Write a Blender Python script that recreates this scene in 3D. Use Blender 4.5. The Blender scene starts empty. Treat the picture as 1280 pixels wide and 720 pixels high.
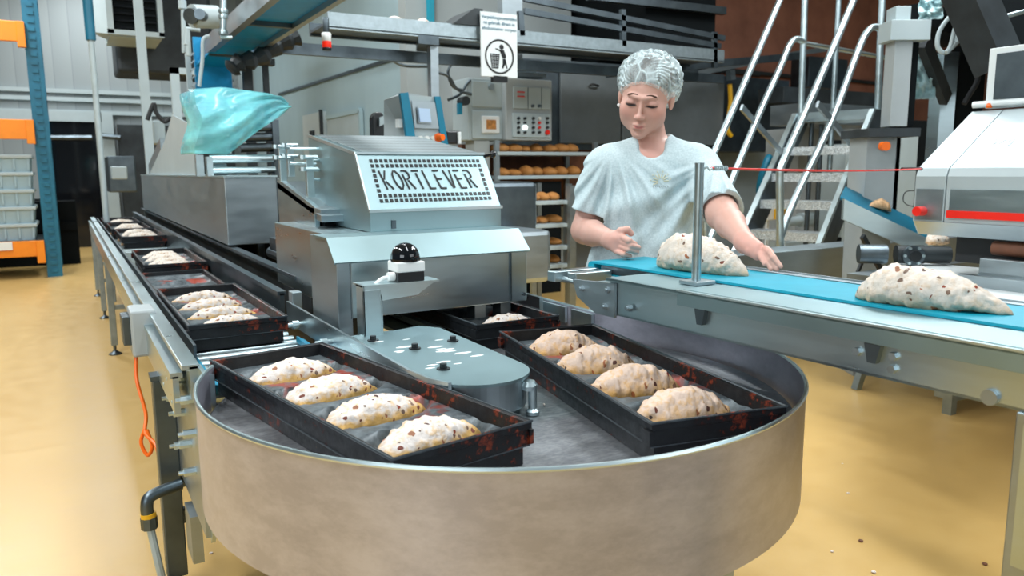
import bpy, bmesh, math, random
import numpy as np
from mathutils import Vector, Matrix, noise
random.seed(7)
SC = bpy.context.scene
COL = SC.collection
PI = math.pi
# ------------------------------------------------------------------ camera
F = 960.0
CAM = Vector((0, 0, 1.32))
PITCH = math.atan((360-213)/F); YAW = math.atan(560*math.cos(PITCH)/F); ROLL = math.radians(0.4)
fw = Vector((math.sin(YAW)*math.cos(PITCH), math.cos(YAW)*math.cos(PITCH), -math.sin(PITCH)))
rt = Vector((math.cos(YAW), -math.sin(YAW), 0)); up = rt.cross(fw)
RX = rt*math.cos(ROLL) - up*math.sin(ROLL); RY = up*math.cos(ROLL) + rt*math.sin(ROLL)
cd = bpy.data.cameras.new('camera'); cam = bpy.data.objects.new('camera', cd); COL.objects.link(cam)
cd.sensor_width = 36; cd.lens = F/1280*36; cd.clip_end = 100; cd.clip_start = .05
cam.matrix_world = Matrix(((RX.x, RY.x, -fw.x, 0), (RX.y, RY.y, -fw.y, 0), (RX.z, RY.z, -fw.z, CAM.z), (0, 0, 0, 1)))
cd.dof.use_dof = True; cd.dof.focus_distance = 2.1; cd.dof.aperture_fstop = 5.0
SC.camera = cam
# survey helpers: a sight line of the photograph met with a known plane of the room gives a point in metres
def ray(px, py): return RX*((px-640)/F) - RY*((py-360)/F) + fw
def onz(px, py, z): d = ray(px, py); return CAM + d*((z-CAM.z)/d.z)
def onx(px, py, x): d = ray(px, py); return CAM + d*(x/d.x)
def ony(px, py, y): d = ray(px, py); return CAM + d*(y/d.y)
def ond(px, py, t): return CAM + ray(px, py)*t
def onv(px, py, p0, u):
    d = ray(px, py); n = Vector((-u[1], u[0], 0)); return CAM + d*(((Vector(p0)-CAM).dot(n))/d.dot(n))
# ------------------------------------------------------------------ materials
M = {}
def nodes(name):
    m = bpy.data.materials.new(name); m.use_nodes = True
    nt = m.node_tree; b = nt.nodes['Principled BSDF']; M[name] = m
    return m, nt, b
def ramp(nt, src, stops):
    r = nt.nodes.new('ShaderNodeValToRGB'); e = r.color_ramp.elements
    while len(e) < len(stops): e.new(.5)
    for q, (p, c) in zip(e, stops): q.position = p; q.color = (*c, 1) if len(c) == 3 else c
    nt.links.new(src, r.inputs[0]); return r.outputs[0]
def tex(nt, kind='NOISE', scale=5, detail=4, stretch=(1, 1, 1), coord='Object', rough=.6, **kw):
    tc = nt.nodes.new('ShaderNodeTexCoord'); mp = nt.nodes.new('ShaderNodeMapping'); mp.inputs['Scale'].default_value = stretch
    nt.links.new(tc.outputs[coord], mp.inputs[0])
    if kind == 'NOISE':
        t = nt.nodes.new('ShaderNodeTexNoise'); t.inputs['Scale'].default_value = scale; t.inputs['Detail'].default_value = detail; t.inputs['Roughness'].default_value = rough
        o = t.outputs['Fac']
    else:
        t = nt.nodes.new('ShaderNodeTexVoronoi'); t.inputs['Scale'].default_value = scale
        t.feature = kw.get('feature', 'F1'); o = t.outputs['Distance']
    nt.links.new(mp.outputs[0], t.inputs['Vector']); return o
def bump(nt, b, src, s=.2, d=.01):
    n = nt.nodes.new('ShaderNodeBump'); n.inputs['Strength'].default_value = s; n.inputs['Distance'].default_value = d
    nt.links.new(src, n.inputs['Height']); nt.links.new(n.outputs[0], b.inputs['Normal'])
def mixc(nt, fac, a, b_):
    m = nt.nodes.new('ShaderNodeMix'); m.data_type = 'RGBA'
    if hasattr(fac, 'links'): nt.links.new(fac, m.inputs[0])
    else: m.inputs[0].default_value = fac
    for i, v in ((6, a), (7, b_)):
        if hasattr(v, 'links'): nt.links.new(v, m.inputs[i])
        else: m.inputs[i].default_value = (*v, 1)
    return m.outputs[2]
def simple(name, col, rough=.5, metal=0, var=.15, scale=6, stretch=(1, 1, 1), bs=0, rvar=0, **kw):
    m, nt, b = nodes(name)
    n = tex(nt, scale=scale, stretch=stretch)
    lo = tuple(c*(1-var) for c in col); hi = tuple(min(1, c*(1+var)) for c in col)
    nt.links.new(ramp(nt, n, [(.3, lo), (.7, hi)]), b.inputs['Base Color'])
    b.inputs['Metallic'].default_value = metal; b.inputs['Roughness'].default_value = rough
    if rvar: nt.links.new(ramp(nt, n, [(.3, (rough-rvar,)*3), (.7, (rough+rvar,)*3)]), b.inputs['Roughness'])
    if bs: bump(nt, b, n, bs, .002)
    for k, v in kw.items(): b.inputs[k].default_value = v
    return m
simple('steel', (.50, .60, .63), .33, 1, .07, 3, (1, 1, 6), rvar=.07)
simple('steel_bright', (.66, .78, .81), .36, 1, .05, 3, (1, 1, 6), rvar=.06)
simple('steel_satin', (.40, .46, .49), .42, 1, .09, 4, (1, 1, 4), rvar=.05)
simple('steel_teal', (.34, .47, .50), .44, 1, .06, 3, rvar=.05)
simple('hood_white', (.43, .50, .52), .32, .2, .04, 3)
simple('pan_edge', (.12, .14, .155), .32, .8, .2, 30)
simple('dark_oven', (.16, .185, .195), .5, .3, .12, 3)
simple('yellow_print', (.62, .60, .42), .8, 0, .1, 9)
simple('steel_dark', (.13, .16, .18), .42, 1, .25, 5)
simple('steel_scuffed', (.36, .42, .44), .36, 1, .3, 7, bs=.15, rvar=.12)
simple('galvanised', (.36, .43, .46), .45, .9, .15, 16)
simple('painted_grey', (.36, .40, .41), .5, 0, .08, 3)
simple('painted_light', (.42, .50, .52), .45, 0, .06, 3)
simple('painted_white', (.80, .86, .87), .4, 0, .04, 3)
simple('black_plastic', (.012, .014, .016), .35, 0, .2, 5)
simple('black_gloss', (.006, .007, .009), .06, 0, .1, 5)
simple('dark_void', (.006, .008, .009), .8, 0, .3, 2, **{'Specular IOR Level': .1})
simple('dark_machine', (.026, .033, .037), .55, .2, .5, 3)
simple('rust_brown', (.16, .06, .03), .6, 0, .5, 4)
simple('teal_belt', (.0, .30, .42), .48, 0, .08, 9, bs=.03)
simple('teal_over', (.0, .27, .56), .45, 0, .1, 9)
simple('teal_dark', (.0, .14, .23), .5, 0, .15, 9)
simple('rack_blue', (.01, .14, .23), .45, 0, .2, 5)
simple('orange_paint', (.95, .27, .01), .4, 0, .08, 5)
simple('red_paint', (.75, .02, .01), .35, 0, .1, 5)
simple('orange_plastic', (.95, .16, .01), .35, 0, .1, 5)
simple('yellow_plastic', (.9, .5, .02), .4, 0, .1, 5)
simple('white_plastic', (.82, .85, .84), .4, 0, .04, 5)
simple('grey_plastic', (.30, .34, .35), .45, 0, .08, 5)
simple('blue_plastic', (.0, .2, .33), .4, 0, .08, 5)
simple('crate_plastic', (.34, .47, .53), .35, 0, .1, 3, Alpha=1)
simple('cable_grey', (.42, .5, .52), .45, 0, .1, 8)
simple('wall_cream', (.36, .40, .40), .7, 0, .06, 1.2)
simple('wall_blue', (.37, .50, .54), .45, 0, .09, .9, (1, 1, .5))
simple('brick_red', (.30, .125, .08), .8, 0, .4, 1.2)
simple('door_white', (.56, .64, .66), .45, 0, .04, 2)
simple('crumb', (.6, .42, .22), .8, 0, .3, 30)
simple('rubber', (.02, .022, .024), .7, 0, .2, 9)
simple('bun', (.62, .38, .2), .7, 0, .35, 40, bs=.5)
simple('bread_gold', (.50, .21, .05), .65, 0, .45, 25, bs=.5)
simple('screen', (.30, .42, .55), .15, 0, .06, 4)
simple('white_cloth', (.72, .77, .77), .8, 0, .06, 8)
simple('shoe_white', (.7, .7, .7), .5, 0, .06, 8)
simple('hair', (.075, .05, .038), .6, 0, .4, 60, (8, 1, 1))
simple('brow_hair', (.075, .035, .022), .8, 0, .3, 60)
# epoxy floor
m, nt, b = nodes('floor_epoxy')
n = tex(nt, scale=.55, detail=6); n2 = tex(nt, scale=9, detail=6)
c = mixc(nt, .25, ramp(nt, n, [(.3, (.60, .38, .125)), (.7, (.67, .44, .16))]), ramp(nt, n2, [(.35, (.58, .36, .12)), (.65, (.68, .46, .18))]))
nt.links.new(c, b.inputs['Base Color']); nt.links.new(ramp(nt, n2, [(.3, (.28,)*3), (.7, (.40,)*3)]), b.inputs['Roughness'])
# corrugated back wall
m, nt, b = nodes('wall_panel')
tc = nt.nodes.new('ShaderNodeTexCoord'); w = nt.nodes.new('ShaderNodeTexWave'); w.inputs['Scale'].default_value = 1.1; w.bands_direction = 'X'; w.wave_profile = 'SAW'
nt.links.new(tc.outputs['Object'], w.inputs['Vector'])
nt.links.new(ramp(nt, w.outputs['Fac'], [(0, (.19, .22, .23)), (.06, (.27, .31, .32)), (1, (.30, .34, .35))]), b.inputs['Base Color']); b.inputs['Roughness'].default_value = .6
# chequer plate
m, nt, b = nodes('checker_plate')
v = tex(nt, 'VORONOI', scale=90, stretch=(1, 1, 1)); b.inputs['Metallic'].default_value = .8; b.inputs['Roughness'].default_value = .35
nt.links.new(ramp(nt, v, [(.2, (.85, .9, .92)), (.6, (.55, .6, .62))]), b.inputs['Base Color']); bump(nt, b, v, .8, .004)
# turntable disc
m, nt, b = nodes('disc_steel')
tc = nt.nodes.new('ShaderNodeTexCoord'); sep = nt.nodes.new('ShaderNodeVectorMath'); sep.operation = 'LENGTH'; off = nt.nodes.new('ShaderNodeVectorMath'); off.operation = 'SUBTRACT'; off.inputs[1].default_value = (.033, -.107, .766)
nt.links.new(tc.outputs['Object'], off.inputs[0]); nt.links.new(off.outputs[0], sep.inputs[0])
n = tex(nt, scale=5, detail=9, stretch=(1, 2.2, 1), rough=.72); n2 = tex(nt, scale=60, detail=4, stretch=(1, 2, 1))
ringv = ramp(nt, sep.outputs['Value'], [(0, (.22, .32, .34)), (.075, (.20, .30, .32)), (.08, (.42, .52, .54)), (.085, (.20, .29, .31)), (.105, (.22, .31, .33)), (.11, (.40, .49, .51)), (.116, (.17, .24, .26)), (.15, (.24, .25, .28)), (.5, (.26, .265, .29))])
c = mixc(nt, .45, ringv, ramp(nt, n, [(.33, (.12, .125, .14)), (.5, (.27, .28, .30)), (.7, (.44, .46, .48))]))
c = mixc(nt, .22, c, ramp(nt, n2, [(.35, (.2, .22, .23)), (.7, (.8, .83, .84))]))
nt.links.new(c, b.inputs['Base Color']); b.inputs['Metallic'].default_value = .85
nt.links.new(ramp(nt, n, [(.3, (.36,)*3), (.7, (.5,)*3)]), b.inputs['Roughness'])
# turntable drum outside: brushed sheet with scratches
m, nt, b = nodes('drum_steel')
n = tex(nt, scale=2.2, detail=5, stretch=(1, 1, .6)); n2 = tex(nt, scale=7, detail=9, stretch=(1, 1, 2.2), rough=.75)
c = mixc(nt, .55, ramp(nt, n, [(.3, (.38, .375, .45)), (.7, (.56, .555, .64))]), ramp(nt, n2, [(.4, (.33, .33, .40)), (.62, (.56, .56, .64))]))
nt.links.new(c, b.inputs['Base Color']); b.inputs['Metallic'].default_value = .62
nt.links.new(ramp(nt, n2, [(.35, (.28,)*3), (.65, (.40,)*3)]), b.inputs['Roughness']); bump(nt, b, n2, .03, .002)
# black baking pan with baked-on rusty patches
m, nt, b = nodes('pan_black')
n = tex(nt, scale=45, detail=8, rough=.75); n2 = tex(nt, scale=5.5, detail=5)
mu = nt.nodes.new('ShaderNodeMath'); mu.operation = 'MULTIPLY'; nt.links.new(n, mu.inputs[0]); nt.links.new(n2, mu.inputs[1])
c = ramp(nt, mu.outputs[0], [(.12, (.016, .019, .022)), (.26, (.007, .008, .010)), (.31, (.008, .006, .006)), (.34, (.13, .018, .007)), (.42, (.32, .06, .02))])
nt.links.new(c, b.inputs['Base Color']); b.inputs['Specular IOR Level'].default_value = .35; nt.links.new(ramp(nt, n, [(.3, (.3,)*3), (.7, (.55,)*3)]), b.inputs['Roughness']); bump(nt, b, n, .25, .003)
m, nt, b = nodes('pan_grey')
n = tex(nt, scale=22, detail=8, rough=.75); n2 = tex(nt, scale=6, detail=4)
c = mixc(nt, ramp(nt, n2, [(.56, (0,)*3), (.62, (1,)*3)]), ramp(nt, n, [(.35, (.022, .03, .036)), (.7, (.17, .205, .225))]), (.26, .03, .012))
nt.links.new(c, b.inputs['Base Color']); b.inputs['Metallic'].default_value = .25
nt.links.new(ramp(nt, n, [(.3, (.22,)*3), (.7, (.55,)*3)]), b.inputs['Roughness']); bump(nt, b, n, .35, .004)
# floured dough
def dough(name, top, side, spots=(.28, .05, .02), th=.62, vs=115, lo=.25, hi=.62):
    m, nt, b = nodes(name)
    tc = nt.nodes.new('ShaderNodeTexCoord'); sx = nt.nodes.new('ShaderNodeSeparateXYZ'); nt.links.new(tc.outputs['Generated'], sx.inputs[0])
    n = tex(nt, scale=26, detail=6); ad = nt.nodes.new('ShaderNodeMath'); ad.operation = 'MULTIPLY_ADD'
    nt.links.new(n, ad.inputs[0]); ad.inputs[1].default_value = .7; nt.links.new(sx.outputs['Z'], ad.inputs[2])
    base = mixc(nt, ramp(nt, ad.outputs[0], [(lo+.35, (0,)*3), (hi+.35, (1,)*3)]), side, top)
    n3 = tex(nt, scale=70, detail=3); base = mixc(nt, ramp(nt, n3, [(.48, (0,)*3), (.66, (.6,)*3)]), base, side)
    vo = nt.nodes.new('ShaderNodeTexVoronoi'); vo.inputs['Scale'].default_value = vs
    n4 = tex(nt, scale=30, detail=2); va = nt.nodes.new('ShaderNodeVectorMath'); va.operation = 'ADD'
    nc = nt.nodes.new('ShaderNodeTexNoise'); nc.inputs['Scale'].default_value = 30; nt.links.new(tc.outputs['Object'], nc.inputs['Vector'])
    sc = nt.nodes.new('ShaderNodeVectorMath'); sc.operation = 'SCALE'; sc.inputs['Scale'].default_value = .035; nt.links.new(nc.outputs['Color'], sc.inputs[0])
    nt.links.new(tc.outputs['Object'], va.inputs[0]); nt.links.new(sc.outputs[0], va.inputs[1]); nt.links.new(va.outputs[0], vo.inputs['Vector'])
    # a cell holds a raisin only when its random colour says so
    s2 = nt.nodes.new('ShaderNodeSeparateColor'); nt.links.new(vo.outputs['Color'], s2.inputs[0])
    gate = nt.nodes.new('ShaderNodeMath'); gate.operation = 'GREATER_THAN'; nt.links.new(s2.outputs[0], gate.inputs[0]); gate.inputs[1].default_value = th
    near = nt.nodes.new('ShaderNodeMath'); near.operation = 'LESS_THAN'; nt.links.new(vo.outputs['Distance'], near.inputs[0]); szn = nt.nodes.new('ShaderNodeMath'); szn.operation = 'MULTIPLY_ADD'; nt.links.new(s2.outputs[2], szn.inputs[0]); szn.inputs[1].default_value = .40; szn.inputs[2].default_value = .14; nt.links.new(szn.outputs[0], near.inputs[1])
    mm = nt.nodes.new('ShaderNodeMath'); mm.operation = 'MULTIPLY'; nt.links.new(gate.outputs[0], mm.inputs[0]); nt.links.new(near.outputs[0], mm.inputs[1])
    fruit = ramp(nt, s2.outputs[1], [(0, spots), (.35, (.05, .03, .025)), (.6, (.42, .12, .03)), (.85, (.16, .1, .07))])
    c = mixc(nt, mm.outputs[0], base, fruit)
    nt.links.new(c, b.inputs['Base Color']); b.inputs['Roughness'].default_value = .75
    bump(nt, b, n3, .8, .005); return m
dough('dough_floured', (.66, .60, .56), (.64, .38, .12), th=.74, vs=70, lo=.50, hi=.68)
dough('dough_golden', (.63, .48, .39), (.62, .34, .10), th=.70, vs=66, lo=.34, hi=.66)
dough('dough_pale', (.64, .57, .50), (.55, .40, .26), th=.84, vs=70, lo=.0, hi=.4)
dough('dough_far', (.80, .72, .64), (.60, .38, .2), th=.8, lo=.15, hi=.5)
# skin from a colour attribute, heather shirt, hair net, polythene
m, nt, b = nodes('skin')
a = nt.nodes.new('ShaderNodeAttribute'); a.attribute_name = 'tone'; n = tex(nt, scale=30, detail=4)
c = mixc(nt, ramp(nt, n, [(.3, (0,)*3), (.75, (.14,)*3)]), a.outputs['Color'], (.62, .25, .19))
nt.links.new(c, b.inputs['Base Color']); b.inputs['Roughness'].default_value = .5; b.inputs['Subsurface Weight'].default_value = .08; b.inputs['Subsurface Radius'].default_value = (.02, .008, .005)
m, nt, b = nodes('shirt_fabric')
n = tex(nt, scale=160, detail=2); n2 = tex(nt, scale=14, detail=5)
c = mixc(nt, .4, ramp(nt, n, [(.3, (.38, .50, .53)), (.7, (.62, .73, .76))]), ramp(nt, n2, [(.3, (.46, .57, .60)), (.7, (.58, .69, .72))]))
nt.links.new(c, b.inputs['Base Color']); b.inputs['Roughness'].default_value = .85; bump(nt, b, n2, .12, .004)
m, nt, b = nodes('hair_net')
v = tex(nt, 'VORONOI', scale=24, feature='DISTANCE_TO_EDGE', stretch=(1, 1, .45)); n = tex(nt, scale=16, detail=5, stretch=(2, 2, .5))
al = ramp(nt, v, [(0, (.9,)*3), (.04, (.42,)*3), (.10, (.16,)*3)]); al2 = ramp(nt, n, [(.4, (0,)*3), (.7, (1,)*3)])
c = mixc(nt, al2, al, (.66, .66, .66)); nt.links.new(c, b.inputs['Alpha'])
b.inputs['Base Color'].default_value = (.70, .84, .87, 1); b.inputs['Roughness'].default_value = .6
def poly(name, col, alpha):
    m, nt, b = nodes(name)
    n = tex(nt, scale=3, detail=4, stretch=(1, 1, 2.2)); nt.links.new(ramp(nt, n, [(.3, (alpha-.15,)*3), (.65, (min(1, alpha+.25),)*3)]), b.inputs['Alpha'])
    nt.links.new(ramp(nt, n, [(.3, col), (.75, tuple(min(1, c*1.6+.1) for c in col))]), b.inputs['Base Color'])
    b.inputs['Roughness'].default_value = .18; bump(nt, b, n, .25, .02); return m
poly('polythene_blue', (.16, .56, .68), .58); poly('polythene_pale', (.42, .66, .72), .6)
m, nt, b = nodes('grille_top')
tc = nt.nodes.new('ShaderNodeTexCoord'); ch = nt.nodes.new('ShaderNodeTexVoronoi'); ch.inputs['Scale'].default_value = 75; ch.inputs['Randomness'].default_value = 0
nt.links.new(tc.outputs['Object'], ch.inputs['Vector']); nt.links.new(ramp(nt, ch.outputs['Distance'], [(.30, (.05, .06, .065)), (.36, (.42, .48, .50))]), b.inputs['Base Color']); b.inputs['Metallic'].default_value = .7; b.inputs['Roughness'].default_value = .35
def emis(name, col, s):
    m, nt, b = nodes(name); b.inputs['Base Color'].default_value = (*col, 1); b.inputs['Emission Color'].default_value = (*col, 1); b.inputs['Emission Strength'].default_value = s
emis('lamp_white', (.95, 1, 1), 2.5); emis('lamp_red', (1, .02, .0), .5); emis('screen_lit', (.42, .56, .75), .35); emis('tube_light', (.92, .98, 1), 6)
# ------------------------------------------------------------------ mesh helpers
def B(): return bmesh.new()
def box(bm, x0, x1, y0, y1, z0, z1, bev=0, mat=None):
    r = bmesh.ops.create_cube(bm, size=1); vs = r['verts']
    for v in vs: v.co = Vector(((x0+x1)/2+v.co.x*(x1-x0), (y0+y1)/2+v.co.y*(y1-y0), (z0+z1)/2+v.co.z*(z1-z0)))
    if bev: 
        es = list({e for v in vs for e in v.link_edges}); r2 = bmesh.ops.bevel(bm, geom=es, offset=bev, segments=2, affect='EDGES', profile=.5); vs = list({v for f in r2['faces'] for v in f.verts} | {v for v in vs if v.is_valid})
    if mat is not None: bmesh.ops.transform(bm, matrix=mat, verts=vs)
    return vs
def hexa(bm, a, b_):   # two quads (lists of 4 points) joined into a solid
    va = [bm.verts.new(p) for p in a]; vb = [bm.verts.new(p) for p in b_]
    fs = [bm.faces.new(va[::-1]), bm.faces.new(vb)]
    for i in range(len(va)): j = (i+1) % len(va); fs.append(bm.faces.new((va[i], va[j], vb[j], vb[i])))
    bmesh.ops.recalc_face_normals(bm, faces=fs)
def prism(bm, pts, d):  # polygon extruded along vector d
    d = Vector(d); hexa(bm, [Vector(p) for p in pts], [Vector(p)+d for p in pts])
def tube(bm, pts, r, seg=8, closed=False):
    pts = [Vector(p) for p in pts]; n = len(pts); rings = []
    rs = r if isinstance(r, (list, tuple)) else [r]*n
    t0 = None
    for i, p in enumerate(pts):
        if closed: t = (pts[(i+1) % n]-pts[i-1])
        else: t = pts[min(i+1, n-1)]-pts[max(i-1, 0)]
        t = t.normalized() if t.length > 1e-9 else Vector((0, 0, 1))
        if t0 is None:
            a = Vector((0, 0, 1)) if abs(t.z) < .9 else Vector((1, 0, 0)); u = t.cross(a).normalized()
        else:
            u = t0_u - t*t0_u.dot(t); u = u.normalized() if u.length > 1e-6 else t.orthogonal().normalized()
        t0 = t; t0_u = u; w = t.cross(u)
        rings.append([bm.verts.new(p+(u*math.cos(2*PI*k/seg)+w*math.sin(2*PI*k/seg))*rs[i]) for k in range(seg)])
    fs = []
    for i in range(n if closed else n-1):
        A, Bq = rings[i], rings[(i+1) % n]
        for k in range(seg): fs.append(bm.faces.new((A[k], A[(k+1) % seg], Bq[(k+1) % seg], Bq[k])))
    if not closed: fs += [bm.faces.new(rings[0][::-1]), bm.faces.new(rings[-1])]
    bmesh.ops.recalc_face_normals(bm, faces=fs)
def bez(pts, n=6):  # Catmull-Rom through points
    pts = [Vector(p) for p in pts]; P = [pts[0]]+pts+[pts[-1]]; o = []
    for i in range(1, len(P)-2):
        for k in range(n):
            t = k/n; a, b_, c, d = P[i-1:i+3]
            o.append(.5*((2*b_)+(c-a)*t+(2*a-5*b_+4*c-d)*t*t+(3*b_-a-3*c+d)*t**3))
    o.append(P[-2]); return o
def cyl(bm, p0, p1, r, seg=16): tube(bm, [p0, p1], r, seg)
def bar(bm, p0, p1, w, h, upv=(0, 0, 1)):
    p0, p1 = Vector(p0), Vector(p1); t = (p1-p0).normalized(); s = t.cross(Vector(upv))
    s = s.normalized() if s.length > 1e-4 else t.orthogonal().normalized(); u = s.cross(t)
    q = [(-1, -1), (1, -1), (1, 1), (-1, 1)]
    hexa(bm, [p0+s*(a*w/2)+u*(c*h/2) for a, c in q], [p1+s*(a*w/2)+u*(c*h/2) for a, c in q])
def lathe(bm, prof, c=(0, 0, 0), seg=24):
    c = Vector(c); rings = []
    for r, z in prof: rings.append([bm.verts.new(c+Vector((r*math.cos(2*PI*k/seg), r*math.sin(2*PI*k/seg), z))) for k in range(seg)])
    fs = []
    for A, Bq in zip(rings, rings[1:]):
        for k in range(seg): fs.append(bm.faces.new((A[k], A[(k+1) % seg], Bq[(k+1) % seg], Bq[k])))
    fs += [bm.faces.new(rings[0][::-1]), bm.faces.new(rings[-1])]
    bmesh.ops.recalc_face_normals(bm, faces=fs)
def obj(name, bm, mat, parent=None, smooth=False, world=True, label=None, bevel=0, loc=None):
    """one mesh object; geometry is given in world metres and moved into its parent's frame"""
    if parent is not None and world:
        o_ = Vector(parent.location); bmesh.ops.translate(bm, vec=-o_, verts=bm.verts)
    if parent is None and loc is not None: bmesh.ops.translate(bm, vec=-Vector(loc), verts=bm.verts)
    me = bpy.data.meshes.new(name); bm.to_mesh(me); bm.free()
    o = bpy.data.objects.new(name, me); COL.objects.link(o); me.materials.append(M[mat] if isinstance(mat, str) else mat)
    if smooth:
        for p in me.polygons: p.use_smooth = True
        try: me.set_sharp_from_angle(angle=math.radians(38))
        except Exception: pass
    if parent is not None:
        o.parent = parent; ORIG[o.name] = Vector(parent.location) if world else Vector((0, 0, 0))
    elif loc is not None: o.location = loc
    if bevel:
        b = o.modifiers.new('bevel', 'BEVEL'); b.width = bevel; b.segments = 2; b.limit_method = 'ANGLE'
    if label: o['label'] = label
    return o
ORIG = {}
def sub(name, bm, mat, part, **k):   # a sub-part: same frame as its part (part sits at its thing's origin)
    o_ = ORIG.get(part.name, Vector((0, 0, 0))); bmesh.ops.translate(bm, vec=-o_, verts=bm.verts)
    return obj(name, bm, mat, part, world=False, **k)
def thing(name, label, cat, loc=(0, 0, 0), rotz=0, group=None):
    o = bpy.data.objects.new(name, None); COL.objects.link(o); o.location = loc; o.rotation_euler = (0, 0, rotz); o.empty_display_size = .1
    o['label'] = label; o['category'] = cat
    if group: o['group'] = group
    return o
def tag(o, label, cat, group=None):
    o['label'] = label; o['category'] = cat
    if group: o['group'] = group
    return o
def struct(name, bm, mat, smooth=False, parent=None):
    o = obj(name, bm, mat, parent, smooth)
    if parent is None: o['kind'] = 'structure'
    return o
def dup(root, loc, rotz=None, label=None, group=None, scale=None):
    r = root.copy(); COL.objects.link(r); r.location = loc
    if rotz is not None: r.rotation_euler = (0, 0, rotz)
    if scale: r.scale = scale
    if label: r['label'] = label
    if group: r['group'] = group
    for ch in list(root.children):
        c = ch.copy(); COL.objects.link(c); c.parent = r
        for g in list(ch.children):
            d = g.copy(); COL.objects.link(d); d.parent = c
    return r
def text_mesh(bm, s, size, origin, ex, ey, depth=.001, align='CENTER', spacing=1.0):
    cu = bpy.data.curves.new('t', 'FONT'); cu.body = s; cu.size = size; cu.align_x = align; cu.extrude = depth; cu.space_character = spacing
    to = bpy.data.objects.new('t', cu); COL.objects.link(to); bpy.context.view_layer.update()
    me = bpy.data.meshes.new_from_object(to.evaluated_get(bpy.context.evaluated_depsgraph_get()))
    ex, ey = Vector(ex), Vector(ey); ez = ex.cross(ey); O = Vector(origin)
    for v in me.vertices: v.co = O+ex*v.co.x+ey*v.co.y+ez*v.co.z
    bm.from_mesh(me); bpy.data.objects.remove(to); bpy.data.curves.remove(cu); bpy.data.meshes.remove(me)
# ================================================================== THE ROOM
bm = B(); box(bm, -9, 19, -6, 17, -.1, 0); struct('floor', bm, 'floor_epoxy')
bm = B(); box(bm, -9, 3.4, 16, 16.2, 0, 5); struct('wall_back', bm, 'wall_panel')
bm = B(); box(bm, 3.4, 3.6, 8.4, 16, 0, 5); struct('wall_side', bm, 'wall_blue')
bm = B(); box(bm, 3.4, 5.6, 8.2, 8.4, 0, 5); struct('wall_middle', bm, 'wall_cream')
bm = B(); box(bm, 5.6, 19, 8.6, 8.8, 0, 5); struct('wall_right', bm, 'wall_cream')
bm = B(); box(bm, 7.4, 19, 8.5, 8.6, 2.05, 5); struct('wall_brick', bm, 'brick_red')
bm = B(); box(bm, -9, 19, 1, 17, 5, 5.15); struct('ceiling', bm, 'painted_grey')
bm = B()
for z in (2.36, 2.58, 2.72): box(bm, -9, 3.38, 15.92, 16, z, z+.07)
struct('trim_1', bm, 'painted_light')
bm = B(); p = onx(350, 118, 3.4); bar(bm, (3.38, p.y, p.z), (3.38, 8.3, onx(510, 68, 3.4).z), .03, .035); struct('trim_2', bm, 'steel_dark')
bm = B()
for q in (6.4, 7.2, 8.5, 10.5): cyl(bm, (q, 8.45, 2.75), (q+2, 8.45, 2.72), .03, 8)
struct('trim_3', bm, 'dark_machine')
# dark glazed opening with a pale frame in the back wall
D0, D1 = ony(50, 150, 15.9), ony(122, 150, 15.9); zt = D0.z
dr = thing('window_1', 'x', 'x', (D0.x, 15.9, 0)); 
for k in ('label', 'category'): del dr[k]
dr['kind'] = 'structure'
bm = B(); box(bm, D0.x, D1.x, 15.86, 15.98, 0, zt); obj('window_pane', bm, 'black_gloss', dr)
bm = B(); box(bm, D0.x-.6, D1.x+.06, 15.8, 15.9, zt-.02, zt+.16); box(bm, D1.x-.05, D1.x+.24, 15.8, 15.92, 0, zt+.16); box(bm, D0.x-.02, D0.x+.1, 15.8, 15.9, 0, zt); obj('window_frame', bm, 'painted_light', dr)
bm = B(); box(bm, D1.x+.3, 2.9, 15.7, 15.95, 0, zt-.06); o = struct('door_1', bm, 'dark_machine')
# pale door and window panel in the long blue-grey side wall
a, b_ = onx(381, 145, 3.38), onx(406, 140, 3.38)
bm = B(); box(bm, 3.34, 3.4, b_.y, a.y, 0, a.z); o = struct('door_2', bm, 'door_white')
bm = B(); box(bm, 3.3, 3.34, b_.y-.03, b_.y+.03, 0, a.z+.02); struct('trim_4', bm, 'dark_machine')
q = onx(388, 166, 3.3); bm = B(); box(bm, 3.31, 3.36, q.y-.09, q.y+.09, q.z-.18, q.z+.03); obj('door_handle', bm, 'black_plastic', o, world=False)
a, b_ = onx(410, 147, 3.38), onx(452, 141, 3.38)
bm = B(); box(bm, 3.36, 3.39, b_.y, a.y, 1.0, a.z-.03); o = struct('window_2', bm, 'painted_light')
bm = B(); box(bm, 3.34, 3.39, b_.y, a.y, a.z-.03, a.z+.03); box(bm, 3.34, 3.39, b_.y-.03, b_.y+.03, 1.0, a.z); obj('window_frame', bm, 'wall_blue', o, world=False)

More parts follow.
